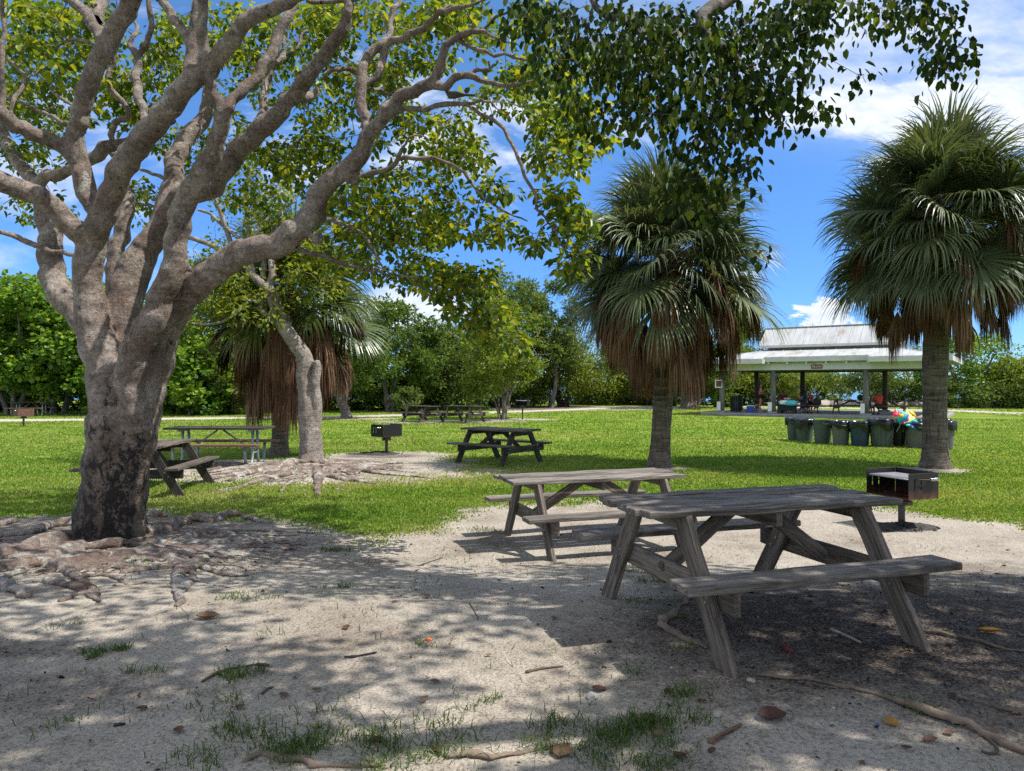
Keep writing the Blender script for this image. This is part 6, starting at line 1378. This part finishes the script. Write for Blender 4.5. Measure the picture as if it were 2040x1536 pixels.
# ================================================================== row of bins with an umbrella
def bin_(label, px, base, col, w=.27, h=.70, liner=1, square=False, seed=0, X=None):
    rs = random.Random(seed); Y = H * F / (base - CY) + .25; x = (px - CX) / F * Y
    t = thing('trash_bin', label, 'trash bin', (x, Y, float(gz(x, Y))), rs.uniform(0, 6) if not square else .1, 'plastic trash bins in a row by the tall palm')
    m = MB(); m.lathe((0, 0, 0), [(0, 0), (w * .76, 0), (w * .79, .02), (w * .97, h * .86), (w * 1.04, h * .865), (w * 1.04, h * .90), (w * 1.0, h * .905), (w * 1.02, h * .97), (w * 1.08, h * .975), (w * 1.08, h), (w * .98, h), (w * .95, h * .9), (w * .72, .05), (0, .05)], 28, smooth=False)
    if square:
        for k in range(8):
            a = 6.283 * k / 8; m.board((w * .80 * math.cos(a), w * .80 * math.sin(a), .03), (w * .99 * math.cos(a), w * .99 * math.sin(a), h * .84), .06, .03, up=(math.cos(a), math.sin(a), 0))
    m.build('body', M[col], t)
    for s in (-1, 1):
        m = MB(); m.tube([(s * w * 1.04, -.07, h * .88), (s * w * 1.2, -.06, h * .84), (s * w * 1.2, .06, h * .84), (s * w * 1.04, .07, h * .88)], .012, 6); m.build('handle', M[col], t)
    if liner:
        m = MB(); n = 40; rings = [(.55, -.16), (.85, -.05), (.99, .015), (1.10, .03), (1.17, .0), (1.20, -.07), (1.19, -.13), (1.17, -.19)]
        V = []; ph = rs.uniform(0, 6)
        for i, (r_, z_) in enumerate(rings):
            for k in range(n):
                a = 6.283 * k / n; sag = .5 + .5 * math.sin(a * 2 + ph) + .3 * math.sin(a * 5 + ph * 2)
                rr = w * r_ * (1 + .03 * math.sin(a * 9 + ph) + rs.gauss(0, .012)); zz = h + z_ * (1 if i < 4 else (.6 + .75 * sag)) + rs.gauss(0, .006)
                V.append((rr * math.cos(a), rr * math.sin(a), zz))
        if liner == 2:
            rings.insert(0, (0, .06)); V = [(0.0 + rs.gauss(0, .01), rs.gauss(0, .01), h + .07)] * 0 + [(w * .1 * math.cos(6.283 * k / n), w * .1 * math.sin(6.283 * k / n), h + .09) for k in range(n)] + V
            for k in range(n): V[n + k] = (V[n + k][0], V[n + k][1], h + .07 + rs.gauss(0, .02))
        fs = [(i * n + k, i * n + (k + 1) % n, (i + 1) * n + (k + 1) % n, (i + 1) * n + k) for i in range(len(rings) - 1) for k in range(n)]
        if liner == 2: fs.append(tuple(range(n)))
        m.add(V, fs, None, True); m.build('liner_bag', M['bag'], t)
bin_('leftmost grey-green bin, half behind its neighbour', 1583, 878, 'bin_green', .24, .66, 1, seed=1)
bin_('grey-green bin with a deep sagging black liner, second from the left', 1603, 881, 'bin_green', .27, .66, 1, seed=2)
bin_('grey-green bin with bare rim and no liner', 1639, 884.5, 'bin_green', .27, .68, 0, seed=3)
bin_('light grey bin with black liner', 1675, 887.5, 'bin_grey', .255, .66, 1, seed=4)
bin_('dark blue bin with black liner', 1713, 889.5, 'bin_blue', .275, .66, 1, seed=5)
bin_('ribbed grey-green bin left of the folded umbrella', 1756, 891, 'bin_green', .30, .74, 1, True, seed=6)
bin_('black bin under the folded umbrella', 1792, 889.5, 'bin_black', .22, .66, 2, True, seed=7)
bin_('grey bin right of the folded umbrella, against the palm trunk', 1826, 893, 'bin_grey', .29, .66, 2, seed=8)
bin_('bin half hidden behind the tall palm trunk', 1860, 893, 'bin_green', .27, .68, 1, seed=10)
bin_('rightmost grey bin peeking out past the palm trunk', 1884, 896, 'bin_grey', .22, .72, 2, seed=9)
um = thing('beach_umbrella', 'collapsed rainbow beach umbrella lying across the bins', 'umbrella', ((1800 - CX) / F * 19.3, 19.3, .80), 0)
def umb_panel(mat, pts):
    m = MB(); c = Vector((0, 0, 0)); n = 6; V = []
    P0, P1, P2 = [Vector(p) for p in pts]
    for i in range(n + 1):
        for j in range(n + 1 - i):
            a = i / n; b_ = j / n; p = P0 * (1 - a - b_) + P1 * a + P2 * b_; V.append(p + Vector((0, -.05 * math.sin(3.14 * a) * math.sin(3.14 * b_) + .012 * math.sin(a * 17 + b_ * 9), .015 * math.sin(b_ * 11))))
    idx = {}; k = 0
    for i in range(n + 1):
        for j in range(n + 1 - i): idx[i, j] = k; k += 1
    fs = []
    for i in range(n):
        for j in range(n - i):
            fs.append((idx[i, j], idx[i + 1, j], idx[i, j + 1]))
            if j < n - i - 1: fs.append((idx[i + 1, j], idx[i + 1, j + 1], idx[i, j + 1]))
    m.add(V, fs, None, True); m.build('canopy_panel', M[mat], um)
def up_(px, py, d=0): return ((px - 1800) / F * 19.3, d, H + (CY - py) / F * 19.3 - .80)
for mt_, pp in [('um_red', [(1787, 815, .1), (1776, 831, 0), (1794, 825, -.05)]), ('um_teal', [(1789, 814, .12), (1794, 825, -.05), (1809, 824, .0)]), ('um_yellow', [(1776, 831, 0), (1799, 822, -.08), (1793, 836, -.05)]), ('um_teal', [(1783, 832, -.06), (1807, 822, -.1), (1790, 844, -.05)]), ('um_blue', [(1790, 842, -.1), (1808, 824, -.08), (1797, 846, -.12)]),
                ('um_red', [(1790, 844, -.12), (1809, 824, -.04), (1802, 842, -.14)]), ('um_yellow', [(1811, 817, .1), (1795, 843, -.15), (1822, 834, -.1)]), ('um_yellow', [(1811, 817, .1), (1822, 834, -.12), (1821, 820, .05)]), ('um_teal', [(1794, 844, -.16), (1817, 833, -.16), (1827, 846, -.12)]), ('um_teal', [(1794, 844, -.16), (1827, 846, -.12), (1806, 850, -.2)]), ('um_blue', [(1801, 846, -.2), (1828, 845, -.15), (1826, 857, -.22)]), ('um_blue', [(1801, 846, -.2), (1826, 857, -.22), (1815, 856, -.24)])]:
    umb_panel(mt_, [up_(*q) for q in pp])
m = MB(); m.tube([up_(1812, 813, .12), up_(1800, 836, .02), up_(1786, 860, 0)], .012, 8); m.build('pole', M['steel'], um)

# ================================================================== litter that can be counted
def flatleaf(name, label, px, py, s, mat, rz, group=None, curl=.25, wr=.7):
    q = G(px, py); V = []; n = 9; prof = [.02, .5, .8, .96, 1, .93, .74, .42, .02]
    for i in range(n):
        u = i / (n - 1); w = prof[i] * s * wr * .5
        for j, b_ in enumerate((-1, -.5, 0, .5, 1)):
            V.append(((u - .5) * s, b_ * w, curl * s * (.35 * b_ * b_ * prof[i] + .25 * (2 * u - 1) ** 2) + .004 + random.gauss(0, .008 * s)))
    fs = [(i * 5 + j, (i + 1) * 5 + j, (i + 1) * 5 + j + 1, i * 5 + j + 1) for i in range(n - 1) for j in range(4)]
    m = MB(); m.add(V, fs, None, True); o = m.build(name, M[mat]); o.location = (q.x, q.y, q.z + .004); o.rotation_euler = (random.gauss(0, .1), random.gauss(0, .1), rz); tag(o, label, 'leaf', group)
    return o
flatleaf('dry_leaf', 'large dark red-brown curled leaf lying on the sand at lower right', 1538, 1432, .135, 'dead_dark', .1, None, .5)
flatleaf('dry_leaf', 'brown square-looking leaf lying near the bottom centre among weeds', 1121, 1502, .10, 'dead_leaf', 1.2, None, .3, .9)
flatleaf('dry_leaf', 'brown leaf on the sand left of the small white stone', 1194, 1376, .085, 'dead_leaf', .2, None, .3, .7)
flatleaf('dry_leaf', 'orange-brown dead leaf on the sand below the spreading roots', 413, 1233, .15, 'dead_leaf', .1, None, .5, .6)
flatleaf('dry_leaf', 'yellow curled leaf at the far right of the shaded soil', 1974, 1262, .13, 'dead_yellow', -.3, None, .5, .35)
flatleaf('dry_leaf', 'round ochre leaf near the blue bottle cap', 1775, 1442, .075, 'dead_yellow', .4, None, .3, .8)
flatleaf('dry_leaf', 'small yellow leaf in the weeds at bottom centre-left', 628, 1450, .05, 'dead_yellow', .4, None, .3, .7)
flatleaf('dry_leaf', 'tan leaf on sand at right beyond the near table bench', 1835, 1142, .10, 'dead_yellow', .2, None, .4, .6)
rl = random.Random(17)
spots = [(857, 1192), (1025, 1242), (975, 1312), (1104, 1236), (1060, 1396), (1290, 1433), (1310, 1468), (1340, 1454), (1330, 1378), (1390, 1397), (1750, 1465), (1850, 1483), (1800, 1492), (1650, 1458), (1890, 1470), (1980, 1462), (1865, 1408), (1900, 1392), (1620, 1372), (1690, 1335), (1560, 1290), (1615, 1198), (1650, 1210), (1720, 1175), (1810, 1190), (1950, 1236), (1885, 1255), (1890, 1290), (2000, 1185), (1960, 1170), (1700, 1080), (1900, 1080), (1950, 1085), (2010, 1100), (775, 1345), (850, 1398), (480, 1410), (335, 1452), (360, 1460), (560, 1390), (590, 1415), (630, 1380), (285, 1415), (800, 1365), (870, 1360), (1445, 1180), (1470, 1225), (1290, 1205), (1350, 1510), (1240, 1530), (740, 1475), (870, 1500), (1000, 1520), (1420, 1500), (690, 1250), (540, 1160), (600, 1130)]
for i, (a, b_) in enumerate(spots):
    if i % 3 == 1: continue
    flatleaf('fallen_leaf', 'small dry brown leaf lying on the foreground sand or soil', a + rl.gauss(0, 4), b_ + rl.gauss(0, 3), rl.uniform(.035, .07), 'dead_leaf', rl.uniform(0, 6), 'small brown fallen leaves', .4, rl.uniform(.45, .8))
def stone(px, py, s, lb, seed, grp='small pale stones on the sand', mat='coral'):
    q = G(px, py); rs = random.Random(seed); bm = bmesh.new(); bmesh.ops.create_icosphere(bm, subdivisions=2, radius=1)
    for v in bm.verts: v.co = Vector((v.co.x * s, v.co.y * s * .8, v.co.z * s * .6)) * (1 + .25 * math.sin(v.co.x * 4 + seed) * math.sin(v.co.y * 5) + rs.gauss(0, .07))
    me = bpy.data.meshes.new('stone'); bm.to_mesh(me); bm.free(); me.materials.append(M[mat]); o = link('stone', me); o.location = (q.x, q.y, q.z + s * .3); o.rotation_euler = (0, 0, rs.uniform(0, 6)); tag(o, lb, 'stone', grp)
stone(1179, 1391, .030, 'white coral stone beside the brown leaf at lower centre', 1); stone(1496, 1358, .022, 'white stone at the foot of the near table leg', 2); stone(1429, 1427, .024, 'cream stone left of the large dark curled leaf', 3)
for i, (a, b_) in enumerate([(1337, 1331), (1370, 1358), (895, 1458), (1045, 1489), (1010, 1216), (1022, 1228), (1290, 1218), (840, 1160), (1506, 1175), (1448, 1358), (1000, 1300), (700, 1395), (655, 1428), (1630, 1509), (1120, 1250), (1405, 1243), (640, 1240), (1195, 1300), (1660, 1412), (960, 1180), (1510, 1230), (380, 1300), (1740, 1295), (1835, 1160)]):
    stone(a, b_, rl.uniform(.005, .010), 'little pale pebble on the foreground sand', 20 + i)
def stick(name, label, pts, w, mat='twig', cat='stick', group=None):
    m = MB(); p = [];
    for (a, b_) in pts: q = G(a, b_); p.append(q + Vector((0, 0, w * .6 + random.uniform(0, .004))))
    p, r = crom(p, [w * (1 - .5 * i / (len(p) - 1)) for i in range(len(p))], .03)
    for i in range(len(p)): r[i] *= random.uniform(.8, 1.2)
    m.tube(p, r, 6); o = m.build(name, M[mat]); tag(o, label, cat, group); return o
stick('stick', 'dark curved stick lying on the sand at centre', [(1048, 1341), (1080, 1334), (1122, 1329)], .008); stick('stick', 'long thin stick behind weeds at lower left', [(402, 1360), (440, 1340), (478, 1332), (512, 1326)], .007)
stick('stick', 'short thick dark stick end at lower left centre', [(512, 1326), (536, 1328)], .010); stick('stick', 'curved dark twig below the weeds at lower left', [(522, 1384), (534, 1374), (546, 1371)], .007); stick('stick', 'broken palm-stalk piece on the sand at lower right', [(1415, 1482), (1445, 1464), (1476, 1448)], .014, 'wood_brown')
stick('stick', 'thin pale stick on dark soil under the near table', [(1655, 1256), (1690, 1272), (1715, 1283)], .012, 'stone'); stick('stick', 'small black twig at lower left', [(227, 1447), (250, 1444)], .008, 'black_paint'); stick('stick', 'thin twig leaning on the sand at upper centre', [(935, 1203), (945, 1218), (953, 1236)], .004)
stick('stick', 'thin twig on the sand by the spreading roots', [(834, 1128), (860, 1119), (882, 1112)], .006); stick('stick', 'hooked dark twig at lower right corner', [(1960, 1470), (1985, 1490), (1980, 1505), (1955, 1500)], .007)
fk = thing('plastic_fork', 'black plastic fork lying on the sand', 'fork', G(710, 1309) + Vector((0, 0, .006)), .42)
m = MB(); m.board((.0, 0, 0), (.11, 0, .004), .011, .005, n=3, endch=.001); m.build('handle', M['fork'], fk); m = MB(); m.board((-.03, 0, .002), (.0, 0, 0), .024, .005, endch=.001)
for k in range(4): m.board((-.065, -.0095 + k * .0063, .004), (-.03, -.0095 + k * .0063, .002), .0035, .003, endch=.0005)
m.build('tines', M['fork'], fk)
o = stick('candy_wrapper', 'crumpled red wrapper on the dark soil under the near table', [(1562, 1292), (1572, 1298), (1580, 1301)], .009, 'litter_red', 'wrapper'); o = stick('bottle_cap', 'blue plastic bottle cap on the sand near the ochre leaf', [(1746, 1446), (1751, 1448)], .008, 'litter_blue', 'litter')  # blue bottle cap modelled as a short tube
stone(854, 1276, .018, 'small orange fruit lying on the sand', 51, None, 'orange_fruit')

# ================================================================== water, far shore, sky
def water():
    m, nt, b = nodes('bay_water'); o = geo(nt); n = noise(nt, mapv(nt, o, (.6, 2.0, 1)), .8, 5, .6)
    b.inputs['Base Color'].default_value = (.05, .16, .27, 1); b.inputs['Roughness'].default_value = .18; b.inputs['IOR'].default_value = 1.33; bump(nt, b, n.outputs[0], .35, .3)
    xs = np.linspace(-400, 4000, 60); ys = np.concatenate([np.linspace(55, 400, 30), np.geomspace(430, 6000, 20)]); X, Y = np.meshgrid(xs, ys)
    idx = np.arange(X.size).reshape(X.shape); Q = np.stack([idx[:-1, :-1], idx[:-1, 1:], idx[1:, 1:], idx[1:, :-1]], -1).reshape(-1, 4)
    tag(link('water', np_mesh('water', np.stack([X.ravel(), Y.ravel(), np.full(X.size, -.55)], 1), [Q], [m])), kind='structure')
water()
def far_shore():
    n = 700; xs = np.linspace(300, 1500, n); hgt = 8 + 9 * fbm(xs, xs * 0, .02, 5); V = []; d = [0, 6, 14, 26, 40]
    pr = [0, .6, 1, .8, .2]
    V = np.concatenate([np.stack([xs, 940 + .05 * xs + dd + 3 * vnoise(xs, xs * 0, .05), -1 + hgt * p], 1) for dd, p in zip(d, pr)])
    idx = np.arange(len(V)).reshape(5, n); Q = np.stack([idx[:-1, :-1], idx[:-1, 1:], idx[1:, 1:], idx[1:, :-1]], -1).reshape(-1, 4)
    mt_, nt, b = nodes('far_woods'); nn = noise(nt, geo(nt), .12, 6, .75); r = ramp(nt, nn.outputs[0], [(.35, (.05, .085, .06)), (.65, (.12, .17, .11))]); nt.links.new(r.outputs[0], b.inputs['Base Color']); b.inputs['Roughness'].default_value = 1
    tag(link('far_shore', np_mesh('far_shore', V, [Q], [mt_])), 'low wooded shore across the bay', 'woods', kind='stuff')
far_shore()
for i, (px, h_, w) in enumerate([(1957, 34, 16), (1966, 24, 12), (1995, 20, 18), (2010, 30, 10)]):
    Y = 2400; x = (px - CX) / F * Y; t = thing('tower_block', ['tallest pale tower on the far skyline', 'slim pale tower beside the tallest one on the skyline', 'broad low block on the far skyline', 'narrow tower nearest the right edge of the skyline'][i], 'building', (x, Y, 0), .1 * i, 'hazy towers across the bay')
    m = MB(); m.box((0, 0, h_ / 2), (w, w, h_), ch=.3); m.box((0, 0, h_ + 1.5), (w * .6, w * .6, 3.5), ch=.2); m.build('wall', M['tower'], t)
    m = MB()
    for k in range(int(h_ / 4)): m.box((0, 0, 2.5 + k * 4), (w + .3, w + .3, 1.4), ch=.05)
    m.build('window_bands', M['blue'], t)

def world():
    w = bpy.data.worlds.new('World'); S.world = w; w.use_nodes = True; nt = w.node_tree; bg = nt.nodes['Background']
    sky = nt.nodes.new('ShaderNodeTexSky'); sky.sky_type = 'NISHITA'; sky.sun_disc = False
    sky.sun_elevation = math.asin(SUN.z); sky.sun_rotation = math.atan2(SUN.x, SUN.y)
    sky.air_density = 1.0; sky.dust_density = 0.0; sky.ozone_density = 4.0; sky.altitude = 0
    hs = nt.nodes.new('ShaderNodeHueSaturation'); hs.inputs['Saturation'].default_value = 1.12; hs.inputs['Value'].default_value = 1.0
    nt.links.new(sky.outputs[0], hs.inputs['Color'])
    tc = nt.nodes.new('ShaderNodeTexCoord'); g = tc.outputs['Generated']
    s = nt.nodes.new('ShaderNodeSeparateXYZ'); nt.links.new(g, s.inputs[0])
    def mth(op, a, b_=None, c=None, cl=False):
        n = nt.nodes.new('ShaderNodeMath'); n.operation = op; n.use_clamp = cl
        for i, v in enumerate((a, b_, c)):
            if v is None: continue
            if isinstance(v, (int, float)): n.inputs[i].default_value = v
            else: nt.links.new(v, n.inputs[i])
        return n.outputs[0]
    # cloud deck: project the direction on a plane overhead
    zc = mth('MAXIMUM', s.outputs[2], .02); u = mth('DIVIDE', s.outputs[0], zc); v = mth('DIVIDE', s.outputs[1], zc)
    cb = nt.nodes.new('ShaderNodeCombineXYZ'); nt.links.new(u, cb.inputs[0]); nt.links.new(v, cb.inputs[1])
    n1 = noise(nt, cb.outputs[0], .55, 9, .62, .35); n2 = noise(nt, cb.outputs[0], 2.2, 8, .7, .4)
    def win(x, y, rx, ry, soft):   # soft window round azimuth tan x, elevation tan y
        az = mth('DIVIDE', s.outputs[0], mth('MAXIMUM', s.outputs[1], .05)); el = mth('DIVIDE', s.outputs[2], mth('MAXIMUM', s.outputs[1], .05))
        a = mth('DIVIDE', mth('SUBTRACT', az, x), rx); b_ = mth('DIVIDE', mth('SUBTRACT', el, y), ry)
        d = mth('SQRT', mth('ADD', mth('MULTIPLY', a, a), mth('MULTIPLY', b_, b_)))
        return mth('SUBTRACT', 1.0, d)
    def mr(x, a, b_, c, d):
        n = nt.nodes.new('ShaderNodeMapRange'); n.interpolation_type = 'SMOOTHSTEP'
        for i, v_ in enumerate((a, b_, c, d)): n.inputs[i + 1].default_value = v_
        nt.links.new(x, n.inputs[0]); return n.outputs[0]
    az_ = mth('DIVIDE', s.outputs[0], mth('MAXIMUM', s.outputs[1], .05)); el_ = mth('DIVIDE', s.outputs[2], mth('MAXIMUM', s.outputs[1], .05))
    cv = nt.nodes.new('ShaderNodeCombineXYZ'); nt.links.new(az_, cv.inputs[0]); nt.links.new(mth('MULTIPLY', el_, 2.2), cv.inputs[1])
    nA = noise(nt, cv.outputs[0], 5.5, 9, .6, .3); nB = noise(nt, cv.outputs[0], 26, 8, .6, .2)
    dA = mth('SUBTRACT', nA.outputs[0], .5)
    # broad bank, upper right
    bank = mr(mth('ADD', mth('ADD', win(.66, .385, .38, .072, 0), mth('MULTIPLY', dA, 1.8)), -.05), 0, .42, 0, .96)
    veil = mth('MULTIPLY', mr(win(.60, .52, .62, .24, 0), 0, .7, 0, 1), mr(nA.outputs[0], .32, .62, .25, .70))
    puff = mr(mth('ADD', win(.445, .098, .052, .028, 0), mth('MULTIPLY', mth('SUBTRACT', nB.outputs[0], .5), 2.4)), .05, .30, 0, .97)
    low = mr(mth('ADD', win(-.17, .108, .16, .045, 0), mth('MULTIPLY', dA, 2.4)), .05, .5, 0, .9)
    mid = mr(mth('ADD', win(-.08, .36, .5, .14, 0), mth('MULTIPLY', dA, 5.0)), .35, 1.3, 0, .75)
    lf = mr(mth('ADD', win(-.66, .30, .34, .26, 0), mth('MULTIPLY', dA, 3.6)), .25, 1.2, 0, .6)
    allc = mth('MAXIMUM', mth('MAXIMUM', bank, veil), mth('MAXIMUM', mth('MAXIMUM', puff, low), mth('MAXIMUM', mid, lf)))
    fill_clouds = mth('MULTIPLY', mr(n1.outputs[0], .34, .54, 0, .9), mth('MAXIMUM', mr(s.outputs[1], .25, -.1, 0, 1), mr(el_, .75, 1.1, 0, 1)))  # unseen clouds behind and overhead, added to neutralise the bluish fill light
    allc = mth('MAXIMUM', allc, fill_clouds)
    sh = mr(nB.outputs[0], .3, .7, 0, 1)
    cc = mix(nt, sh, (4.8, 5.4, 6.4), (6.6, 6.8, 7.1))
    hz_f = mr(s.outputs[2], .02, .55, 1, 0)
    skyc = mix(nt, hz_f, mix(nt, 1.0, hs.outputs[0], (.93, 1.05, 1.10), 'MULTIPLY'), mix(nt, 1.0, hs.outputs[0], (.42, .67, 1.12), 'MULTIPLY'))
    c = mix(nt, allc, skyc, cc)
    nt.links.new(c, bg.inputs['Color']); bg.inputs['Strength'].default_value = .125
world()
sun = bpy.data.lights.new('sun', 'SUN'); sun.energy = 5.0; sun.angle = R(.53); sun.color = (1, .96, .89)
so = bpy.data.objects.new('sun', sun); COL.objects.link(so); so.rotation_euler = SUN.to_track_quat('Z', 'Y').to_euler(); so.location = (20, 0, 30)
cam = bpy.data.cameras.new('camera'); co_ = bpy.data.objects.new('camera', cam); COL.objects.link(co_)
co_.location = (0, 0, H); co_.rotation_euler = (R(90), 0, 0); cam.sensor_width = 36; cam.lens = F / 2040 * 36; cam.clip_end = 9000; cam.clip_start = .05
S.camera = co_
S.view_settings.view_transform = 'Standard'; S.view_settings.look = 'None'; S.view_settings.gamma = 1; S.view_settings.exposure = .45
S.cycles.max_bounces = 6; S.cycles.diffuse_bounces = 3; S.cycles.glossy_bounces = 2; S.cycles.transmission_bounces = 4; S.cycles.transparent_max_bounces = 4
S.cycles.use_denoising = False
